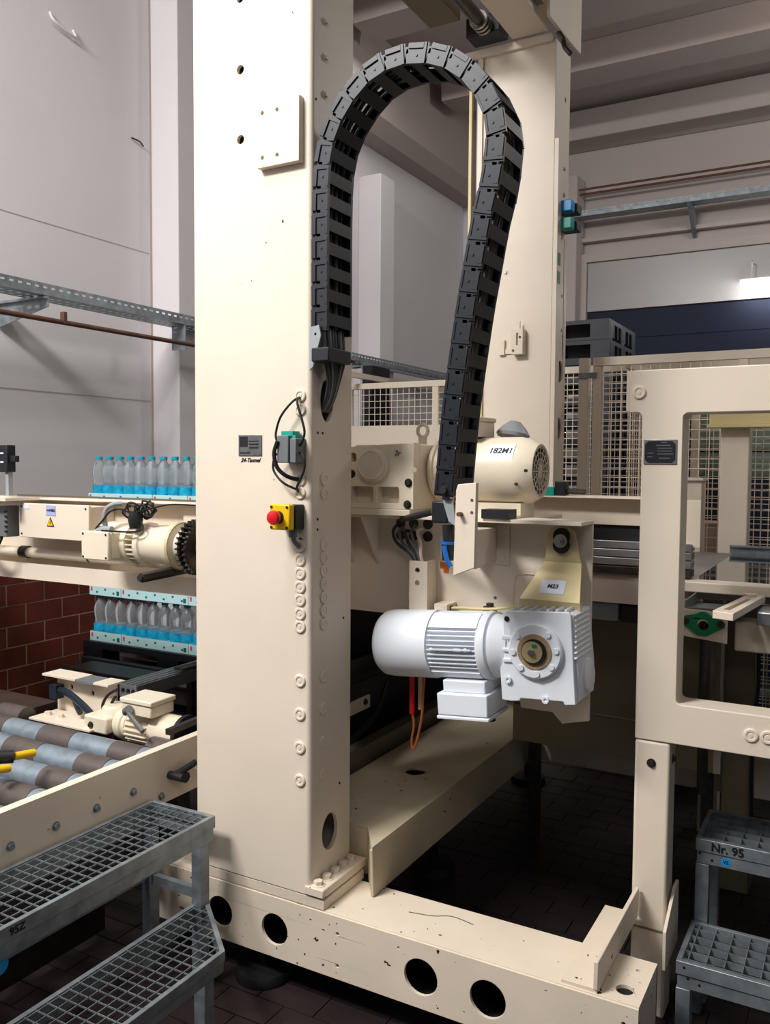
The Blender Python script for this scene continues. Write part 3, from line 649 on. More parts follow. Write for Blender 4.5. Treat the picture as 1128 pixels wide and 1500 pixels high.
# smooth cast pads on the top and the bottom front of the stator
def pad(a0,a1,r,x0,x1,n=8):
    b=LM(); vs=[]
    for x in (x0,x1):
        for rr in (r-.012,r):
            for k in range(n+1):
                a=a0+(a1-a0)*k/n; vs.append((x,yc-rr*math.cos(a),-.005+rr*math.sin(a)))
    m_=n+1; fs=[]
    for k in range(n):
        fs+=[(k,k+1,k+1+m_,k+m_),(k+2*m_,k+1+2*m_,k+1+3*m_,k+3*m_),(k+m_,k+1+m_,k+1+3*m_,k+3*m_),(k,k+1,k+1+2*m_,k+2*m_)]
    fs+=[(0,m_,3*m_,2*m_),(n,n+m_,n+3*m_,n+2*m_)]
    return b.add(vs,fs)
part('stator_pad',pad(math.radians(38),math.radians(75),.104,-.178,-.335),WHITEP,t)
part('stator_pad',pad(math.radians(-60),math.radians(-42),.104,-.178,-.335),WHITEP,t)
part('marking_lugs',LM().box(-.32,-.19,2.257,2.264,-.004,.0).lathe([(0,.006),(.005,.006)],(-.208,2.264,-.002),YM,12).box(-.245,-.222,2.258,2.264,-.006,.002).lathe([(0,.005),(.005,.005)],(-.318,2.264,-.002),YM,8),WHITEP,t)
part('fan_cowl',LM().lathe([(0,.096),(.002,.104),(.15,.104),(.175,.101),(.19,.09),(.198,.07),(.2,.0)],(-.338,yc,-.005),(-1,0,0),56),WHITEP,t)
tb_=part('terminal_box',LM().box(-.30,-.165,2.29,2.42,-.135,-.098).box(-.315,-.155,2.275,2.43,-.20,-.135),WHITEP,t,bev=.004)
part('box_lid',LM().box(-.318,-.152,2.272,2.433,-.212,-.2015),WHITEP,tb_,bev=.003)
part('box_gland',LM().cyl((-.18,2.35,-.212),(-.18,2.35,-.228),.016,12),BLACKP,tb_)
# torque arm
t=thing('torque_arm',(-.78,2.44,1.19),'yellowish plated torque bracket with M23 label above the white gearmotor','bracket')
c=[(-.7725+.044*math.cos(a),1.385+.044*math.sin(a)) for a in [PI*k/12 for k in range(13)]]
part('upper_plate',MB().plate(c+[(-.822,1.318),(-.712,1.318)],2.440,2.448,'XZ'),GOLD,t,bev=.001)
part('lower_plate',MB().hexa([(-.822,2.440,1.318),(-.712,2.440,1.318),(-.712,2.448,1.318),(-.822,2.448,1.318)],[(-.868,2.355,1.215),(-.69,2.355,1.215),(-.69,2.363,1.215),(-.868,2.363,1.215)]).hexa([(-.868,2.355,1.215),(-.69,2.355,1.215),(-.69,2.363,1.215),(-.868,2.363,1.215)],[(-.872,2.36,1.192),(-.688,2.36,1.192),(-.688,2.368,1.192),(-.872,2.368,1.192)]),GOLD,t)
part('rubber_bush',MB().lathe([(0,.024),(.012,.024)],(-.771,2.440,1.395),YM,24).lathe([(0,.024),(.012,.024)],(-.771,2.440,1.368),YM,24),RUBBER,t)
part('bush_bolt',MB().lathe([(0,.02),(.004,.02)],(-.771,2.428,1.381),YM,24).lathe([(.004,.012),(.014,.012)],(-.771,2.428,1.381),YM,6).lathe([(.014,.006),(.024,.006)],(-.771,2.428,1.381),YM,12),STEEL,t)
sl=math.atan2(.085,.103)
lo=MB(); 
def onlow(u,v,d=.0015): # u world X, v 0..1 from top to bottom edge
    n_=Vector((0,-math.cos(sl),math.sin(sl)))
    return Vector((u,2.440-.085*v,1.318-.103*v))+n_*d
lo.add([onlow(-.815,.83),onlow(-.742,.83),onlow(-.742,.48),onlow(-.815,.48)],[(0,1,2,3)])
lbl=part('label',lo,LBL,t,label='white label reading M23')
text('lettering','M23',.018,onlow(-.778,.65,.003),lbl,INK,rot=(PI/2-sl,0,0),shear=.15,thick=.0002)
# red stick with orange cable
t=thing('cable_marker',(-1.235,2.4,.8),'red tube with a looped orange cable hanging under the white motor','cable')
part('red_tube',MB().cyl((-1.241,2.4,.98),(-1.239,2.4,.808),.0085,12),REDM,t)
part('orange_cable',MB().tube([(-1.238,2.4,.81),(-1.232,2.4,.77),(-1.24,2.4,.72),(-1.234,2.4,.695),(-1.222,2.4,.72),(-1.205,2.4,.80),(-1.20,2.4,.88),(-1.195,2.4,.96)],.004,8),ORC,t)
part('grey_stub',MB().cyl((-1.221,2.42,.96),(-1.221,2.42,.82),.007,10),YLINE,t)

# ================================================================ RIGHT SAFETY FRAME
t=thing('safety_portal',(-.5,2.54,0),'cream steel portal frame at right with oval black name plate on its post','frame')
b=MB(); r=.012
def cor(cx,cy,a0,a1,r=.014,n=4): return [(cx+r*math.cos(math.radians(a0+(a1-a0)*k/n)),cy+r*math.sin(math.radians(a0+(a1-a0)*k/n))) for k in range(n+1)]
ol=[(-.598,1.872),(-.598,1.752)]+cor(-.574,1.738,90,0)+[(-.56,.815),(1.2,.815),(1.2,.93)]+cor(-.434,.944,270,180)+cor(-.434,1.734,180,90)+[(1.2,1.748),(1.2,1.872)]
b.plate(ol,2.49,2.585,'XZ')
part('portal',b,CHIPL,t,bev=.007)
part('end_plate',MB().box(-.607,-.5985,2.495,2.6,1.755,1.872),CREAM,t,bev=.001)
part('post',MB().box(-.56,-.462,2.492,2.585,.0,.8125),CHIPL,t,bev=.008)
part('weld_collar',MB().box(-.563,-.459,2.489,2.588,.258,.264),BRNP,t,bev=.002)
part('side_plate',MB().plate([(2.42,.19),(2.42,.30),(2.55,.375),(2.6,.375),(2.6,.19)],-.455,-.446,'YZ'),CREAM,t,bev=.001)
for x,z in ((-.569,1.809),(-.25,.873),(-.208,.874),(.6,1.81)): inst('plug',cap_my,(x,2.49,z),t)
inst('bolt',bolt_my,(-.512,2.492,.749),t); inst('bolt',bolt_px,(-.462,2.54,.757),t)
np_=part('name_plate',MB().box(-.553,-.462,2.487,2.49,1.606,1.675),ALU,t,bev=.001,label='silver edged black name plate')
part('plate_face',MB().plate([(-.549,1.618),(-.54,1.610),(-.475,1.610),(-.466,1.618),(-.466,1.662),(-.475,1.671),(-.54,1.671),(-.549,1.662)],2.4862,2.487,'XZ'),BLACKP,np_)
b=MB()
for k,(x0,x1,z) in enumerate(((-.518,-.48,1.658),(-.515,-.475,1.650),(-.515,-.475,1.642),(-.542,-.525,1.636),(-.515,-.472,1.634),(-.542,-.528,1.626),(-.51,-.48,1.622),(-.505,-.49,1.666))): b.box(x0,x1,2.4857,2.4862,z,z+.002)
part('engraving',b,ALU,np_)

# bearing support with green flange, slotted arm, crossbar
t=thing('bearing_support',(-.41,2.7,.9),'cream bracket with green diamond flange and slotted arm behind the portal frame','bracket')
b=MB().plate([(-.477,1.17),(-.477,1.088),(-.345,1.075),(-.345,1.155),(-.40,1.168)],2.70,2.708,'XZ',holes=[circ(-.413,1.12,.017,20)])
part('support_plate',b,CREAM,t)
part('green_flange',MB().plate([(-.472,1.142),(-.466,1.150),(-.435,1.158),(-.42,1.166),(-.405,1.166),(-.385,1.152),(-.36,1.145),(-.350,1.135),(-.352,1.122),(-.375,1.11),(-.398,1.095),(-.405,1.092),(-.43,1.094),(-.45,1.110),(-.470,1.124)],2.690,2.6995,'XZ',holes=[circ(-.413,1.128,.017,20)]),GREEN,t,bev=.002)
for x,z in ((-.461,1.135),(-.362,1.133)): part('flange_bolt',MB().lathe([(0,.011),(.003,.011),(.003,.006),(.001,.005)],(x,2.690,z),YM,18),STEELD,t)
part('rod',MB().cyl((-.408,2.73,.60),(-.411,2.73,1.135),.016,14),STEELD,t)
part('slotted_arm',MB().hexa([(-.365,2.45,1.178),(-.305,2.43,1.178),(-.305,2.43,1.20),(-.365,2.45,1.20)],[(-.350,2.60,1.178),(-.30,2.60,1.178),(-.30,2.60,1.20),(-.350,2.60,1.20)]) if False else MB().plate([(-.362,2.52),(-.305,2.50),(-.262,2.90),(-.310,2.93)],1.178,1.20,'XY',holes=[[(-.340,2.56),(-.322,2.555),(-.293,2.80),(-.305,2.81)]]),CREAM,t,bev=.002)
part('side_bracket',MB().box(-.487,-.478,2.62,2.72,1.06,1.19),CREAM,t,bev=.002)
part('arm_knob',MB().cyl((-.30,2.86,1.2),(-.30,2.86,1.208),.018,16),CREAM,t)
t=one('cross_rail',MB().box(-.62,1.2,2.94,3.02,1.188,1.223),CREAM,'cream horizontal rail in front of the dark glass table','rail',bev=.004)
one('cover_tray',MB().box(-.47,-.31,2.74,2.93,1.150,1.158).box(-.47,-.31,2.74,2.748,1.158,1.17).box(-.475,-.47,2.74,2.93,1.15,1.19),GREYP,'dark grey metal tray behind the green flange','tray',bev=.001)
one('motor_cover',MB().box(-.27,-.1,2.75,2.92,1.13,1.17).cyl((-.16,2.75,1.12),(-.16,2.9,1.12),.04,16),ALU,'grey aluminium cover right of the slotted arm','cover',bev=.003)
one('lower_beam',MB().box(-.34,1.2,2.83,2.92,1.03,1.125),CREAM,'cream lower beam right of the green flange','beam',bev=.006)

# glass table and surroundings
t=thing('glass_table',(-.1,3.6,1.1),'dark glossy conveyor table reflecting the mesh fence','table')
part('grey_deck',MB().box(-1.95,1.2,3.06,4.12,1.15,1.185),BELT,t,bev=.002)  # left end carried on out of sight to block light over the pit
part('glass_sheet',MB().box(-.53,1.2,3.04,4.3,1.1855,1.195),GLASSD,t)
part('back_rail',MB().box(-.55,1.2,4.31,4.34,1.19,1.232).box(-.55,1.2,4.29,4.31,1.226,1.234),ZINC,t)
part('grey_deck',MB().box(-.84,1.2,4.121,4.4,1.15,1.185),BELT,t,bev=.002)
for x in (-.6,1.0): part('leg',MB().box(x,x+.08,3.9,3.98,0,1.149),CREAM,t)
one('guard_post',MB().box(-.62,-.49,4.42,4.52,0,1.9),CREAM,'cream post standing behind the glass table','post',bev=.006)
t=one('header_beam',MB().box(-.66,1.2,4.36,4.418,1.80,1.90).box(-.67,1.2,4.34,4.418,1.785,1.80),YLINE,'yellowish horizontal beam across the top of the cream post','beam',bev=.003)
t=thing('conveyor_leg',(-.39,3.45,0),'cream square leg below the glass table with black cable','support')
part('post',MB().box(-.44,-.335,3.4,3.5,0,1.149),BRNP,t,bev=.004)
part('joint_line',MB().box(-.442,-.333,3.398,3.502,.70,.706),BLACKP,t)
part('cable',MB().tube([(-.325,3.39,1.0),(-.32,3.38,.8),(-.335,3.38,.6),(-.33,3.38,.3)],.007,6),RUBBER,t)
part('panel',MB().box(-.76,-.445,3.4,3.415,.44,.62),CHIPL,t)

# rear lift beam bundle
t=thing('transfer_beam',(-.9,3.05,1.06),'cream horizontal transfer beam with rack and aluminium rails behind the carriage','beam')
part('beam',MB().box(-1.33,-.62,3.0,3.012,1.395,1.488).box(-1.33,-.62,2.94,3.10,1.488,1.494),CREAM,t,bev=.001)
part('beam',MB().box(-.612,-.476,3.0,3.02,1.33,1.488).box(-.618,-.612,3.0,3.03,1.36,1.49),CREAM,t,bev=.001)
part('toothed_rack',MB().box(-1.33,-.50,3.015,3.05,1.343,1.394),BLACKP,t)
for k in range(4): part('rail_profile',MB().box(-1.33,-.50,2.99-.004*k,3.05,1.345-.029*(k+1),1.345-.029*k-.004),ALU if k!=3 else STEELD,t,bev=.002)
part('curved_cover',MB().plate([(3.0,1.225),(3.03,1.225),(3.03,1.13),(2.96,1.128),(2.97,1.15)],-1.33,-.50,'YZ'),PINKP,t)
part('grey_block',MB().box(-.90,-.735,2.97,3.05,1.062,1.126),GREYP,t,bev=.003)
part('grey_block',MB().box(-.73,-.60,2.99,3.05,1.058,1.12),BLACKP,t,bev=.003)
t=thing('limit_switch',(-.98,2.98,1.494),'teal and black limit switch on top of the transfer beam','switch')
part('head',MB().box(-1.01,-.965,2.95,3.0,1.495,1.525),TEAL,t,bev=.002)
part('body',MB().box(-.963,-.925,2.95,3.0,1.495,1.545),BLACKP,t,bev=.003)
part('plug',MB().cyl((-.925,2.975,1.51),(-.86,2.975,1.508),.01,10),STEELD,t)
# cream enclosure behind pit, its shade put into a darker panel colour
t=thing('rear_cabinet',(-.8,3.4,0),'cream panelled machine housing at the back of the pit, colour darkened as shade','housing')
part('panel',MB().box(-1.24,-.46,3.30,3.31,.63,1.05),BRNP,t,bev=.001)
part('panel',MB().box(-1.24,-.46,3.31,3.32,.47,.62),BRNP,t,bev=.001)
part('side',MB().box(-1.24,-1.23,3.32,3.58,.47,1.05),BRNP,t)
part('top_plate',MB().box(-1.24,-.46,3.28,3.6,1.05,1.06),STEELD,t)
for x in (-1.2,-.5): part('leg',MB().box(x-.02,x+.02,3.45,3.5,0,.47),STEELD,t)
# stuff seen in the dark gap between column and motor
t=thing('roller_drive',(-1.75,3.0,.5),'black belt roller and cover half hidden behind the front column','roller')
part('roller',MB().cyl((-1.72,2.42,.79),(-1.72,3.7,.79),.045,20),RUBBER,t)
part('bar',MB().box(-1.67,-1.66,2.35,2.86,.655,.705),CREAM,t,bev=.002)
inst('bolt',bolt_px,(-1.66,2.82,.685),t)
part('hose',MB().tube([(-1.64,2.3,.54),(-1.64,2.6,.56),(-1.64,2.85,.62),(-1.66,3.0,.72)],.012,8),RUBBER,t)
part('cover',MB().box(-2.0,-1.80,2.5,4.0,.4,1.08),BLACKP,t)

# ================================================================ MESH FENCES, PALLETS, GOODS
def fence(name,x0,x1,y,z0,z1,label,posts=(),pw=.05,wire=.05,xmesh=None,wr=.0022):
    t=thing(name,((x0+x1)/2,y,0),label,'fence')
    part('top_rail',MB().box(x0,x1,y,y+.03,z1-.045,z1),CREAM,t,bev=.002)
    part('bottom_rail',MB().box(x0,x1,y,y+.03,z0,z0+.04),CREAM,t,bev=.002)
    for px in posts: part('post',MB().box(px,px+pw,y-.0+.001,y+.031,0,z1-.046),CREAM,t,bev=.003)
    b=MB(); nx=int((x1-x0)/wire); nz=int((z1-z0-.08)/wire)
    for k in range(1,nx): b.box(x0+k*wire-wr,x0+k*wire+wr,y+.012,y+.012+2*wr,z0+.04,z1-.045)
    for k in range(1,nz+1): b.box(x0,x1,y+.017,y+.017+2*wr,z0+.04+k*wire-wr,z0+.04+k*wire+wr)
    part('wire_mesh',b,CREAM,t,kind='stuff')
    return t
t=fence('mesh_fence',-1.30,1.6,4.6,.1,2.18,'cream wire mesh guard panel behind the portal frame',posts=(-1.30,-.57,.3,1.5),pw=.045)
part('hinge',MB().box(-1.375,-1.28,4.585,4.60,2.07,2.10),ZINC,t,bev=.002)
one('fence_post',MB().box(-1.378,-1.325,4.6,4.65,0,2.18),CREAM,'slim cream fence post left of the guard panel','post',bev=.004)
t=fence('mesh_fence',-1.9,.9,5.55,.1,2.25,'second cream wire mesh panel farther back behind the first one',posts=(-1.9,-.95,.0,.85),wire=.04)
t=fence('mesh_fence',-3.6,-1.95,5.8,1.50,2.23,'low cream mesh panel seen through the chain loop',posts=(-3.6,-2.85,-2.0),wire=.05)
part('panel',MB().box(-3.6,-1.95,5.80,5.81,1.54,1.90),CREAM,t)
# fence running away (along Y)
t=thing('mesh_fence',(-1.12,5.1,0),'cream wire mesh side panel running away toward the pallets','fence')
part('top_rail',MB().box(-1.14,-1.11,4.66,5.5,2.12,2.16),CREAM,t); part('top_rail',MB().box(-1.14,-1.11,4.66,5.5,1.3,1.34),CREAM,t)
b=MB()
for k in range(17): b.box(-1.127,-1.123,4.68+k*.05-.002,4.68+k*.05+.002,.1,2.12)
for k in range(40): b.box(-1.127,-1.123,4.66,5.5,.12+k*.05-.002,.12+k*.05+.002)
part('wire_mesh',b,CREAM,t,kind='stuff')
part('post',MB().box(-1.145,-1.105,5.50,5.54,0,2.16),CREAM,t)
part('handle',MB().tube([(-1.10,5.2,1.5),(-1.06,5.2,1.5),(-1.06,5.2,1.75),(-1.10,5.2,1.75)],.012,8,0),RUBBER,t)
one('slanted_rail',MB().box(-3.50,-3.46,5.0,9.0,2.27,2.31),CREAM,'cream rail running back along the left wall behind the mesh panel','rail')
t=thing('white_cabinet',(-3.75,6.3,0),'white cabinet standing by the left wall behind the mesh panel','cabinet')
part('body',MB().box(-3.80,-3.70,6.2,6.5,0,2.42),WALLM,t,bev=.01)
part('door',MB().box(-3.795,-3.705,6.19,6.199,.1,2.40),WALLM,t,bev=.003)
one('control_rack',MB().box(-3.69,-3.60,6.2,6.5,0,2.42).box(-3.68,-3.61,6.19,6.2,.2,2.38),BLACKP,'dark narrow rack beside the white cabinet','rack')
# pallets
pm=MB()
for y in (0,.33,.67,.9):
    pass
pw,pd,ph=1.2,.8,.148
pm.box(0,pw,0,pd,ph-.03,ph).box(0,pw,0,.1,0,.02).box(0,pw,.35,.45,0,.02).box(0,pw,.7,.8,0,.02)
for x in (0,.5,1.06):
    for y in (0,.34,.68): pm.box(x,x+.14,y,y+.12,.02,ph-.03)
for k in range(7): pm.box(pw-.03,pw,.02+k*.11,.045+k*.11,.02,ph-.03)
pal_me=shared(pm,PALM,'pallet')
for k in range(18):
    o=D.objects.new('pallet',pal_me); COL.objects.link(o); o.location=(-2.865+random.uniform(-.015,.015),6.3+random.uniform(-.01,.01),k*.1485+.001)
    if k<8: tag(o,['lowest','seventeenth','sixteenth','fifteenth','fourteenth','thirteenth','twelfth','eleventh'][k]+' black plastic pallet from the top of the stack at the back','pallet','black pallets stacked at the back')
    else: tag(o,['tenth','ninth','eighth','seventh','sixth','fifth','fourth','third','second','top'][k-8]+(' black plastic pallet from the top of the stack at the back' if k<17 else ' black plastic pallet of the stack at the back'),'pallet','black pallets stacked at the back')
# navy board, wrapped goods, brown boxes
one('navy_board',MB().box(-1.0,1.2,5.72,5.76,.3,1.545),NAVY,'dark navy guard board behind the mesh, below the green goods','board',bev=.002)
one('board_stand',MB().box(-.96,-.92,5.765,5.80,0,1.5).box(.9,.94,5.765,5.8,0,1.5),STEELD,'thin steel stand behind the navy board','stand')
for i in range(2):
    t=thing('wrapped_load',(-.65+i*1.1,6.2,0),('left' if i==0 else 'right')+' film wrapped greenish load behind the navy board','load')
    part('pallet_base',MB().box(-1.02+i*1.05,-.03+i*1.05,5.85,6.6,0,.14),PALM,t)
    for k in range(7):
        part('layer',MB().box(-1.01+i*1.05,-.04+i*1.05,5.86,6.59,.142+k*.26,.142+(k+1)*.26-.008),GREENST,t,bev=.02)
for k in range(12):
    o=one('carton',MB().box(-1.30,-1.03,5.85,6.2,.05+k*.16,.05+k*.16+.152),BROWN if k<11 else PINKP,['lowest','eleventh','tenth','ninth','eighth','seventh','sixth','fifth','fourth','third','second','top'][k]+' carton from the top of the stack left of the wrapped load','carton','brown cartons behind the mesh',bev=.004)
one('carton_skid',MB().box(-1.31,-1.02,5.84,6.21,0,.049),PALM,'flat dark skid under the brown cartons','skid')
one('guard_box',MB().box(-.80,-.64,4.70,4.9,0,1.30).box(-.81,-.63,4.69,4.91,1.30,1.31),PINKP,'dull brownish cabinet behind the glass table','cabinet',bev=.004)
one('machine_hood',MB().box(-.93,-.70,4.42,4.55,0,1.53).box(-.94,-.69,4.40,4.56,1.53,1.545),CREAM,'cream machine cover beside the portal post','cover',bev=.004)

# ================================================================ LEFT: TRANSFER CARRIAGE BEAM
t=thing('transfer_carriage',(-2.7,2.4,1.12),'cream horizontal carriage beam left of the front column','beam')
part('web',MB().box(-3.9,-1.83,2.42,2.432,1.13,1.447),CREAM,t)
part('top_flange',MB().box(-3.9,-1.83,2.36,2.44,1.4475,1.456),CREAM,t,bev=.003)
part('lower_flange',MB().plate([(2.35,1.12),(2.35,1.185),(2.36,1.185),(2.36,1.128),(2.6,1.128),(2.6,1.12)],-3.9,-1.83,'YZ'),CREAM,t)
part('pipe',MB().cyl((-3.9,2.375,1.228),(-2.28,2.375,1.228),.021,16).cyl((-2.40,2.375,1.228),(-2.385,2.375,1.228),.024,16).cyl((-2.28,2.375,1.222),(-1.84,2.375,1.222),.017,16),CREAMG,t,label='round cream pipe along the beam')
part('pipe_clamp',MB().cyl((-3.06,2.375,1.228),(-3.02,2.375,1.228),.026,16).cyl((-2.66,2.375,1.23),(-2.65,2.375,1.23),.0235,14),STEELD,t)
part('rear_rail',MB().box(-3.9,-2.2,3.0,3.05,1.38,1.43),BRNP,t)
part('cover_plate',MB().box(-2.2,-1.83,2.402,2.418,1.32,1.446),CREAM,t,bev=.004)
t=thing('junction_box',(-2.77,2.34,1.30),'cream rectangular junction box with warning triangle on the carriage beam','junction box')
bx=part('housing',MB().box(-2.955,-2.57,2.30,2.418,1.305,1.432),CREAM,t,bev=.003)
part('lid',MB().box(-2.96,-2.565,2.285,2.2995,1.30,1.437),CREAM,t,bev=.003)
for x in (-2.945,-2.58):
    for z in (1.315,1.424): inst('screw',screw_my,(x,2.285,z),t)
part('label',MB().box(-2.80,-2.745,2.2835,2.285,1.392,1.432),LBLB,t,label='bluish label')
text('lettering','=HVBEL',.014,(-2.772,2.2832,1.412),t,INK,shear=.2)
part('type_sticker',MB().box(-2.935,-2.90,2.2835,2.285,1.415,1.43),LBL,t)
tr=part('warning_triangle',MB().plate([(-2.795,1.350),(-2.755,1.350),(-2.775,1.386)],2.2825,2.285,'XZ'),INK,t,label='yellow high voltage warning triangle')
part('triangle_field',MB().plate([(-2.790,1.353),(-2.760,1.353),(-2.775,1.380)],2.2815,2.2825,'XZ'),YEL,tr)
part('lightning_mark',MB().plate([(-2.774,1.374),(-2.778,1.362),(-2.774,1.363),(-2.777,1.355),(-2.770,1.366),(-2.774,1.365),(-2.772,1.374)],2.2808,2.2815,'XZ'),INK,tr)
# connector and cables at the far left
t=thing('plug_connector',(-3.03,2.28,1.29),'grey plug connector with black cable loop at the left image edge','connector')
part('shell',MB().box(-3.06,-2.99,2.25,2.31,1.30,1.425),GREYP,t,bev=.004)
b=MB()
for k in range(5): b.box(-3.00,-2.985,2.246,2.25,1.32+k*.02,1.327+k*.02)
part('ribs',b,BLACKP,t)
for k in range(3): part('cable',MB().tube([(-3.04,2.27,1.31),(-3.05,2.25,1.27-.004*k),(-3.10,2.24,1.245+.012*k),(-3.16,2.24,1.26+.02*k),(-3.2,2.25,1.33+.02*k),(-3.12,2.26,1.37+.01*k),(-3.06,2.27,1.37)],.006,7),RUBBER,t)
t=thing('sensor_box',(-3.0,2.25,1.44),'black sensor box on a thin grey post at the left image edge','sensor')
part('case',MB().box(-3.10,-2.955,2.23,2.27,1.56,1.667),BLACKP,t,bev=.003)
part('side_knob',MB().box(-2.955,-2.92,2.24,2.26,1.60,1.625),BLACKP,t,bev=.002)
part('post',MB().box(-2.98,-2.962,2.24,2.26,1.466,1.56),GREYL,t)
part('foot',MB().box(-3.04,-2.93,2.22,2.40,1.455,1.4655) if False else MB().box(-3.04,-2.93,2.20,2.359,1.447,1.458),CREAM,t)
b=MB()
for x in (-3.02,-2.985):
    for z in (1.60,1.635): b.box(x-.01,x+.01,2.2285,2.2295,z-.003,z+.003)
part('marks',b,LBL,t)

# small gearmotor on the beam
t=thing('gearmotor',(-2.25,2.26,1.22),'small cream gearmotor with dark sprocket left of the front column','gearmotor')
gy,gz=2.27,1.31
part('motor_body',MB().lathe([(0,.03),(.01,.065),(.05,.075),(.18,.075)],(-2.47,gy,gz),(1,0,0),32),CREAMG,t)
b=MB()
for k in range(24):
    a=2*PI*k/24; c0=Vector((0,math.cos(a),math.sin(a))); tt=Vector((0,-math.sin(a),math.cos(a)))*.002
    A0=Vector((-2.31,gy,gz)); A1=Vector((-2.255,gy,gz)); b.hexa([A0+c0*.05-tt,A0+c0*.072-tt,A0+c0*.072+tt,A0+c0*.05+tt],[A1+c0*.05-tt,A1+c0*.072-tt,A1+c0*.072+tt,A1+c0*.05+tt])
part('cooling_fins',b,CREAMG,t)
part('gear_body',MB().lathe([(0,.06),(.01,.078),(.03,.078),(.035,.07),(.05,.068),(.13,.072),(.15,.08),(.18,.08),(.185,.06),(.22,.05)],(-2.258,gy,gz),(1,0,0),16),CREAMG,t)
part('flange_ring',MB().lathe([(0,.084),(.012,.084)],(-2.09,gy,gz),(1,0,0),32),GOLD,t)
tbx=part('terminal_box',MB().box(-2.445,-2.315,2.16,2.21,1.257,1.355),CREAMG,t,bev=.006)
part('box_lid',MB().box(-2.447,-2.313,2.145,2.159,1.255,1.357),CREAMG,tbx,bev=.004)
for x in (-2.437,-2.323):
    for z in (1.265,1.347): inst('screw',screw_my,(x,2.145,z),tbx)
spk=MB().lathe([(0,.085),(.012,.085)],(-2.03,gy,gz),(1,0,0),40).lathe([(0,.085),(.012,.085)],(-2.00,gy,gz),(1,0,0),40).cyl((-2.06,gy,gz),(-1.95,gy,gz),.04,20)
for k in range(30):
    a=2*PI*k/30; c0=Vector((0,math.cos(a),math.sin(a))); tt=Vector((0,-math.sin(a),math.cos(a)))
    for x in (-2.03,-2.00):
        A0=Vector((x,gy,gz)); A1=Vector((x+.012,gy,gz)); b_=spk.hexa([A0+c0*.083-tt*.006,A0+c0*.097-tt*.002,A0+c0*.097+tt*.002,A0+c0*.083+tt*.006],[A1+c0*.083-tt*.006,A1+c0*.097-tt*.002,A1+c0*.097+tt*.002,A1+c0*.083+tt*.006])
part('sprocket',spk,STEELD,t,label='dark toothed double sprocket')
chn=MB()
for k in range(7): chn.box(-2.035,-1.985,gy+.02,gy+.05,1.20-.018*k-.006,1.20-.018*k+.006)
part('chain_strand',chn,STEEL,t)
part('conduit',MB().tube([(-2.37,2.19,1.36),(-2.365,2.18,1.40),(-2.355,2.18,1.435),(-2.33,2.19,1.452),(-2.31,2.21,1.455)],.009,10).cyl((-2.40,2.18,1.363),(-2.33,2.18,1.363),.012,10),GREYL,t,label='grey bent conduit')
t=thing('cable_bundle',(-2.25,2.26,1.41),'tangled bundle of thin black cables above the small gearmotor','cable')
for k in range(9):
    c0=Vector((-2.30+random.uniform(0,.13),2.215,1.41+random.uniform(.01,.035))); rr=random.uniform(.018,.035); ph=random.uniform(0,6)
    part('cable',MB().tube([c0+Vector((rr*math.cos(ph+i*.8)*1.1,random.uniform(-.015,.015),rr*math.sin(ph+i*.8)*.9)) for i in range(9)],.0032,6,4),RUBBER,t)
part('cable',MB().tube([(-2.26,2.21,1.42),(-2.15,2.2,1.445),(-2.05,2.2,1.46),(-1.9,2.22,1.455),(-1.83,2.25,1.45)],.003,6),RUBBER,t)
part('cable',MB().tube([(-2.40,2.17,1.365),(-2.37,2.17,1.39),(-2.33,2.18,1.43),(-2.28,2.2,1.43),(-2.20,2.2,1.38),(-2.22,2.18,1.36),(-2.36,2.16,1.36)],.0032,6),RUBBER,t)
one('tie_wrapped_coil',MB().lathe([(0,.02),(.03,.026),(.06,.02)],(-2.235,2.2,1.37),(0,0,1),10),RUBBER,'black tied cable coil behind the small gearmotor','cable coil')
one('steel_shaft',MB().cyl((-2.10,2.09,1.217),(-2.10,2.40,1.228),.017,6).cyl((-2.10,2.082,1.217),(-2.10,2.09,1.217),.011,16),STEELD,'dark hexagonal steel shaft under the sprocket','shaft')

# ================================================================ BOTTLES
def bottle_meshes():
    ZS=1.125
    prof=[(0,.026),(.004,.031),(.06,.0315),(.068,.0315),(.078,.030),(.092,.0265),(.106,.027),(.12,.0305),(.145,.0315),(.16,.0295),(.178,.022),(.190,.0135),(.196,.012),(.200,.0125)]
    prof=[(a*ZS,b*1.15) for a,b in prof]
    body=shared(MB().lathe(prof,(0,0,0),(0,0,1),16),PET,'bottle_body')
    cap=shared(MB().lathe([(0,.0175),(.016,.017),(.018,.015)],(0,0,.222),(0,0,1),16),CAPM,'bottle_cap')
    lab=shared(MB().lathe([(.052,.0322),(.086,.0322)] if False else [(.046,.0372),(.088,.0372)],(0,0,0),(0,0,1),16,caps=False),BLAB,'bottle_label')
    return body,cap,lab
bb_,cc_,ll_=bottle_meshes()
ordw=['first','second','third','fourth','fifth','sixth','seventh','eighth','ninth','tenth','eleventh']
def bottle(x,y,z,label,group):
    t=thing('water_bottle',(x,y,z),label,'bottle',group)
    inst('body',bb_,(x,y,z),t); inst('cap',cc_,(x,y,z),t); inst('label',ll_,(x,y,z),t)
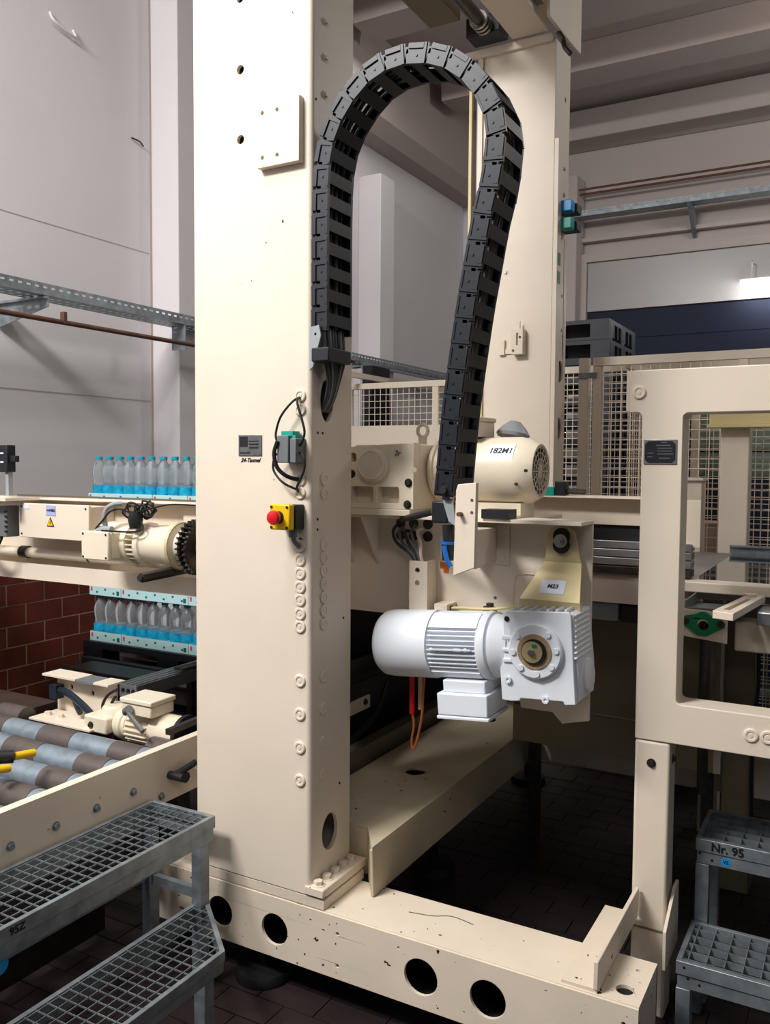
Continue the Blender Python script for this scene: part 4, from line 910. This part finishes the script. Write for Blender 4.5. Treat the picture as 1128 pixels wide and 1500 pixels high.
def traybox(x0,x1,y0,y1,z,label):
    t=thing('bottle_tray',((x0+x1)/2,(y0+y1)/2,z),label,'tray','printed card trays of the bottle packs')
    b=MB().box(x0,x1,y0,y1,z,z+.003).box(x0,x1,y0,y0+.002,z+.003,z+.05).box(x0,x1,y1-.002,y1,z+.003,z+.05).box(x0,x0+.002,y0+.002,y1-.002,z+.003,z+.05).box(x1-.002,x1,y0+.002,y1-.002,z+.003,z+.05)
    part('card',b,TRAYM,t)
    part('red_print',MB().box(x0+.01,x0+.022,y0-.001,y0,z+.02,z+.042),TRAYR,t)
    g=MB()
    nmk=max(2,int((x1-x0)/.06))
    for k in range(nmk):
        xx=x0+.05+k*.06
        if xx<x1-.03: g.box(xx,xx+.012,y0-.001,y0,z+(.028 if k%2 else .012),z+(.038 if k%2 else .022))
    g.box(x1-.03,x1-.012,y0-.001,y0,z+.008,z+.03)
    part('green_print',g,TRAYG,t)
BW=.0755; YF=3.2; XL=-3.59
lay=[(3,6,4),(3,6,4),(6,3,4),(6,3,4)]
zl=[.655,.90,1.145,1.39]; nm=['bottom','third','second','top']
for li,(z,packs) in enumerate(zip(zl,lay)):
    x=XL; idx=0; rr=['leftmost','middle','right']
    for pi,nb in enumerate(packs):
        wv=nb*BW+.002
        traybox(x,x+wv,YF,YF+.27,z,'%s printed card tray in the %s layer of the bottle stack'%(rr[pi],nm[li]))
        for k in range(nb):
            if pi==2 and k>2: continue
            for row in range(2):
                if row==1 and li in (0,2): continue
                xx=x+.001+BW*(k+.5)
                if row==0: lb_='%s front row water bottle from the left in the %s layer'%((ordw+['twelfth'])[min(idx,11)],nm[li])
                else: lb_='water bottle standing right behind the %s front row bottle, %s layer'%((ordw+['twelfth','thirteenth'])[min(idx,12)],nm[li])
                bottle(xx,YF+.041+row*.078,z+.003,lb_,'water bottles stacked in trays' if row==0 else 'second row water bottles, %s layer'%nm[li])
            idx+=1
        x+=wv+.004
    if li<3: tag(part('slip_sheet',MB().box(XL,XL+1.0,YF+.01,YF+.26,zl[li+1]-.005,zl[li+1]-.001) if False else MB().box(XL+.002,XL+.99,YF+.01,YF+.26,zl[li+1]-.0045,zl[li+1]-.0005),BELT),'thin grey interlayer sheet above the %s bottle layer'%nm[li],'sheet')
t=thing('pallet',(-3.1,3.5,.5),'black pallet carrying the shrink wrapped water bottles','pallet')
b=MB().box(-3.62,-2.42,3.18,3.98,.62,.654).box(-3.62,-2.42,3.18,3.28,.51,.53).box(-3.62,-2.42,3.88,3.98,.51,.53)
part('deck',b,BLACKP,t)
for x in (-3.62,-3.09,-2.56):
    for y in (3.18,3.86): part('block',MB().box(x,x+.14,y,y+.12,.531,.619),BLACKP,t)
# rear conveyor under the pallet
t=thing('rear_conveyor',(-3.0,3.2,0),'dark conveyor frame under the bottle pallet','conveyor')
part('side_beam',MB().box(-3.5,-1.9,3.06,3.10,.40,.60),BLACKP,t,bev=.003)
part('side_beam',MB().box(-3.35,-1.9,2.86,2.90,.52,.60),STEELD,t,bev=.003)
part('top_strip',MB().box(-3.35,-1.9,2.84,3.0,.602,.61),STEELD,t)
for k in range(8): part('roller',MB().cyl((-3.8+.13*0,3.2+k*.1,.46),(-1.95,3.2+k*.1,.46),.038,14),STEELD,t)
for x in (-3.8,-2.0): part('leg',MB().box(x,x+.06,3.1,3.16,0,.40),STEELD,t)
b=MB()
one('deck_plate',MB().box(-4.08,-3.37,1.0,2.80,.43,.45).box(-4.0,-3.95,1.2,1.25,0,.43).box(-3.45,-3.4,2.6,2.65,0,.43),DECK,'brown worn steel deck between brick wall and roller conveyor','deck')

# lower bracket assembly
t=thing('mounting_bracket',(-2.7,2.4,.55),'cream Z shaped mounting bracket with blue black clamp beside the rollers','bracket')
part('web',MB().plate(rect(-2.84,-2.51,.60,.742),2.36,2.37,'XZ',holes=[circ(-2.76,.70,.012,14),circ(-2.64,.69,.012,14)]),CREAM,t)
part('top_flange',MB().box(-2.87,-2.68,2.31,2.40,.743,.752),CREAM,t,bev=.001); part('top_flange',MB().box(-2.58,-2.50,2.31,2.40,.743,.752),CREAM,t,bev=.001)
part('mid_strip',MB().box(-2.68,-2.58,2.31,2.40,.740,.749),GREYP,t)
part('foot_flange',MB().box(-2.84,-2.50,2.22,2.36,.592,.60),CREAM,t,bev=.001)
part('support',MB().box(-2.83,-2.5,2.42,2.46,0,.59),STEELD,t)
for x in (-2.80,-2.73): inst('bolt',bolt_pz,(x,2.28,.60),t)
part('clamp_lever',MB().tube([(-2.80,2.33,.69),(-2.74,2.32,.69),(-2.68,2.31,.675),(-2.62,2.30,.655),(-2.57,2.29,.635)],.014,8).tube([(-2.70,2.32,.675),(-2.67,2.31,.645),(-2.64,2.30,.625)],.011,8).box(-2.83,-2.79,2.31,2.35,.655,.71),mat('blue_black_clamp','1a2633',.4),t)
part('cable',MB().tube([(-2.52,2.33,.61),(-2.54,2.32,.66),(-2.51,2.32,.71),(-2.47,2.33,.735)],.006,6).tube([(-2.49,2.33,.61),(-2.50,2.32,.66),(-2.47,2.32,.71)],.006,6),RUBBER,t)
t=thing('aluminium_profile',(-2.45,2.5,.70),'grooved aluminium profile with three end holes pointing back','profile')
b=MB().plate(rect(-2.49,-2.40,.700,.748),2.36,2.80,'XZ',holes=[circ(-2.472,.724,.011,14),circ(-2.445,.724,.011,14),circ(-2.418,.724,.011,14)])
for k in range(4): b.box(-2.487+k*.025,-2.480+k*.025,2.362,2.80,.748,.754)
part('extrusion',b,ALU,t)
part('tie_rod',MB().cyl((-2.43,2.6,.765),(-2.40,3.0,.765),.008,8).cyl((-2.40,2.6,.765),(-2.37,3.0,.765),.008,8),STEELD,t)
part('mount',MB().box(-2.46,-2.43,2.7,2.75,.3,.699),STEELD,t)
t=thing('gearmotor',(-2.3,2.3,.55),'small cream gearmotor lying low beside the roller conveyor','gearmotor')
gy=2.29
gh=part('gear_housing',MB().box(-2.555,-2.435,gy-.05,gy+.09,.585,.65),CREAMG,t,bev=.008)
part('housing_dome',MB().lathe([(0,.052),(.02,.05),(.032,.04)],(-2.47,gy+.03,.65),(0,0,1),24),CREAMG,t)
inst('bolt',bolt_my,(-2.515,gy-.05,.615),t)
part('adapter_ring',MB().lathe([(0,.045),(.02,.06),(.05,.062),(.055,.055),(.07,.055)],(-2.434,gy+.02,.62),(1,0,0),28),CREAMG,t)
b=MB().lathe([(0,.052),(.12,.052)],(-2.364,gy+.02,.62),(1,0,0),24)
for k in range(20):
    a=2*PI*k/20; c0=Vector((0,math.cos(a),math.sin(a))); tt=Vector((0,-math.sin(a),math.cos(a)))*.0016
    A0=Vector((-2.36,gy+.02,.62)); A1=Vector((-2.25,gy+.02,.62)); b.hexa([A0+c0*.05-tt,A0+c0*.062-tt,A0+c0*.062+tt,A0+c0*.05+tt],[A1+c0*.05-tt,A1+c0*.062-tt,A1+c0*.062+tt,A1+c0*.05+tt])
part('motor_body',b,CREAMG,t)
part('fan_cowl',MB().lathe([(0,.06),(.004,.065),(.12,.065)],(-2.243,gy+.02,.62),(1,0,0),32),CREAMG,t)
part('cowl_rim',MB().lathe([(0,.066),(.006,.074),(.022,.074),(.026,.06)],(-2.122,gy+.02,.62),(1,0,0),32),BLACKP,t)
tbx=part('terminal_box',MB().box(-2.345,-2.20,gy-.06,gy+.06,.685,.728),CREAMG,t,bev=.006)
part('box_lid',MB().box(-2.35,-2.195,gy-.065,gy+.065,.7285,.748),CREAMG,tbx,bev=.005)
part('lever_rod',MB().tube([(-2.30,gy-.075,.705),(-2.25,2.19,.69),(-2.17,2.16,.665)],.008,8,0).cyl((-2.31,gy-.07,.70),(-2.285,gy-.08,.715),.016,12),ALU,t,label='bright lever rod')
part('cradle',MB().box(-2.56,-2.1,gy-.02,gy+.08,.50,.5545) if False else MB().box(-2.56,-2.43,gy-.02,gy+.08,.45,.5845),STEELD,t)
one('square_bar',MB().cyl((-2.025,2.13,.695),(-2.025,2.33,.70),.014,4),STEELD,'dark square steel bar end near the conveyor frame','bar')

# ================================================================ ROLLER CONVEYOR
t=thing('roller_conveyor',(-2.6,1.3,.0),'roller conveyor with galvanised rollers and brown sleeves behind the cream side rail','conveyor')
b=MB().plate(rect(.3,2.36,.495,.664),-1.972,-1.96,'YZ',holes=[circ(1.775,.602,.006,12),circ(1.775,.57,.006,12),circ(1.59,.575,.005,10),circ(2.2,.565,.008,12)])
b.box(-1.992,-1.960,.3,2.36,.664,.676)
sr=part('side_rail',b,CHIPL,t,bev=.002)
for y in (1.468-.147*2,1.468-.147,1.468,1.616,1.762,1.909): inst('bolt',bolt_px_s,(-1.96,y,.577),sr)
inst('bolt',bolt_px_s,(-1.96,2.03,.522),sr)
part('rail_fitting',MB().cyl((-1.96,2.07,.58),(-1.90,2.07,.58),.014,12).cyl((-1.94,2.07,.58),(-1.93,2.16,.60),.011,10).cyl((-1.96,2.11,.565),(-1.925,2.11,.565),.018,12),BLACKP,sr)
part('lower_panel',MB().plate(rect(.3,2.0,.28,.47),-1.985,-1.98,'YZ',holes=[rect(1.6,1.68,.40,.43)]),STEELD,t)
part('lower_panel',MB().box(-2.2,-2.19,.3,2.0,.03,.22),STEELD,t)
part('cross_member',MB().box(-3.2,-1.99,.9,.94,.40,.50),STEELD,t)
part('leg',MB().box(-2.03,-1.975,1.2,1.26,0,.49),STEELD,t); part('leg',MB().box(-2.07,-2.01,2.16,2.22,0,.49),STEELD,t)
part('far_rail',MB().box(-3.32,-3.30,.3,2.36,.50,.67),CHIPL,t)
part('leg',MB().box(-3.36,-3.31,1.2,1.26,0,.49),STEELD,t)
core=shared(MB().lathe([(0,.030),(.003,.0445),(1.277,.0445),(1.28,.03)],(-1.28,0,0),(1,0,0),32),ZINCR,'roller_tube')
slm=[shared(MB().lathe([(0,.0465),(w_,.0465)],(x_,0,0),(1,0,0),32),SLEEVE,'sleeve') for x_,w_ in ((-.222,.125),(-.577,.165),(-.927,.16))]
for k in range(11):
    y=2.085-.1425*k
    if k==0 and False: continue
    o=inst('roller',core,(-1.998,y,.600),t)
    for s_m in slm:
        q=D.objects.new('sleeve',s_m); COL.objects.link(q); q.parent=o
y=2.2275   # the farthest roller is interrupted by the small gearmotor
part('roller_stub',MB().cyl((-3.0,y,.59),(-2.86,y,.59),.0445,24),SLEEVE,t); part('roller_stub',MB().cyl((-2.235,y-.02,.600),(-2.06,y-.02,.600),.042,24).cyl((-2.06,y-.02,.6),(-2.04,y-.02,.6),.046,20),SLEEVE,t) if False else part('roller_stub',MB().cyl((-2.19,y-.0,.585),(-2.02,y-.0,.585),.042,24),SLEEVE,t)
t=thing('roller_sensor',(-2.22,1.62,.64),'black and yellow sensor arm over the rollers at the left edge','sensor')
part('grip',MB().cyl((-2.30,1.52,.735),(-2.2,1.665,.72),.020,14).box(-2.27,-2.24,1.56,1.60,.74,.79),BLACKP,t)
part('yellow_rod',MB().cyl((-2.2,1.665,.72),(-2.197,1.735,.711),.012,12),YEL,t); part('yellow_rod',MB().cyl((-2.185,1.595,.703),(-2.182,1.636,.697),.012,12),YEL,t)
part('holder',MB().box(-2.31,-2.29,1.49,1.51,.66,.73),BLACKP,t)

# ================================================================ STEP PLATFORMS
def clipseg(poly,p,q):
    """clip a segment to a convex polygon"""
    t0,t1=0,1; d=(q[0]-p[0],q[1]-p[1]); n_=len(poly)
    for i in range(n_):
        a=poly[i];b=poly[(i+1)%n_]; nx,ny=-(b[1]-a[1]),(b[0]-a[0])   # inward for ccw
        num=nx*(p[0]-a[0])+ny*(p[1]-a[1]); den=nx*d[0]+ny*d[1]
        if abs(den)<1e-12:
            if num<0: return None
        else:
            t_=-num/den
            if den>0: t0=max(t0,t_)
            else: t1=min(t1,t_)
    return None if t0>=t1 else ((p[0]+d[0]*t0,p[1]+d[1]*t0),(p[0]+d[0]*t1,p[1]+d[1]*t1))
def insetpoly(poly,d):
    n_=len(poly); out=[]
    for i in range(n_):
        a=Vector(poly[i-1]);b=Vector(poly[i]);c=Vector(poly[(i+1)%n_])
        e1=(b-a).normalized(); e2=(c-b).normalized(); n1=Vector((-e1.y,e1.x)); n2=Vector((-e2.y,e2.x))
        k=(n1+n2); k=k/(1+n1.dot(n2)); out.append(tuple(b+k*d))
    return out
def tread(parent,poly,z,depth,gx,gy,legs,name='tread',rim=.014,hh=.003):
    inn=insetpoly(poly,rim)
    fr=part(name,MB().plate(poly,z-depth*.5,z,'XY',holes=[inn]),ZINC,parent,bev=.0015)
    skirt=insetpoly(poly,.004)
    part('frame',MB().plate(skirt,z-depth,z-depth*.5-.001,'XY',holes=[insetpoly(poly,.009)]),ZINC,parent,bev=.0015)
    g=MB(); xs=[p[0] for p in poly]; ys=[p[1] for p in poly]
    x=min(xs)+gx*.6
    while x<max(xs):
        s_=clipseg(inn,(x,min(ys)-1),(x,max(ys)+1))
        if s_:
            a,b=s_; g.box(x-.0011,x+.0011,a[1],b[1],z-.004-hh,z-.003)
        x+=gx
    y=min(ys)+gy*.6
    while y<max(ys):
        s_=clipseg(inn,(min(xs)-1,y),(max(xs)+1,y))
        if s_:
            a,b=s_; g.box(a[0],b[0],y-.0011,y+.0011,z-.004-hh,z-.003)
        y+=gy
    part('grating',g,ZINC,parent,kind='stuff')
    for (lx,ly) in legs:
        part('leg',MB().box(lx-.019,lx+.019,ly-.019,ly+.019,0,z-depth-.001),ZINC,parent,bev=.002)
def ccw(p):
    a=sum(p[i][0]*p[(i+1)%len(p)][1]-p[(i+1)%len(p)][0]*p[i][1] for i in range(len(p))); return p if a>0 else p[::-1]
t=thing('step_platform',(-1.75,1.2,0),'galvanised two step grating platform at lower left beside the conveyor','step')
up=[(-1.951,.35),(-1.695,.35),(-1.695,1.985),(-1.951,1.985)]
tread(t,up,.53,.075,.033,.033,[(-1.725,1.95),(-1.93,1.95),(-1.725,1.05),(-1.93,.45),(-1.725,.45)])
lw=[(-1.727,.35),(-1.493,.35),(-1.493,1.786),(-1.727,1.99)]
lw2=[(-1.690,.35),(-1.493,.35),(-1.493,1.786),(-1.690,1.957)]
tread(t,[(-1.7445,.35),(-1.493,.35),(-1.493,1.786),(-1.7445,2.0)],.265,.06,.033,.033,[(-1.52,1.73),(-1.52,.45)],name='tread')
part('brace',MB().box(-1.91,-1.745,1.94,1.96,.28,.31).box(-1.94,-1.92,.47,1.93,.30,.33),ZINC,t)

part('blue_sticker',MB().cyl((-1.7055,1.245,.44),(-1.7045,1.245,.44),.022,20),BLUS,t)
text('lettering','95Z',.026,(-1.6945,1.285,.512),t,INK,rot=(PI/2,0,PI/2))
t=thing('step_platform',(-.1,2.6,0),'galvanised two step stand numbered Nr. 95 at lower right','step')
tread(t,[(-.407,2.63),(.35,2.63),(.35,2.88),(-.407,2.88)],.50,.075,.046,.044,[(-.387,2.65),(-.387,2.86),(.33,2.65),(.33,2.86)],hh=.02)
tread(t,[(-.412,2.385),(.35,2.385),(.35,2.628),(-.412,2.628)],.25,.075,.046,.044,[(-.392,2.405),(.33,2.405),(-.392,2.59)],hh=.02)
text('lettering','Nr. 95',.034,(-.318,2.6285,.481),t,INK)
part('blue_sticker',MB().cyl((-.322,2.6345,.443),(-.322,2.633,.443),.014,24),BLUS,t)
text('sticker_text','V2',.014,(-.322,2.6325,.443),t,NAVY)
for x,z,y in ((-.395,.455,2.634),(-.36,.44,2.634),(-.39,.235,2.385),(-.38,.205,2.389),(-.35,.195,2.389)): part('bolt_hole',MB().cyl((x,y,z),(x,y-.0008,z),.004,8),INK,t)
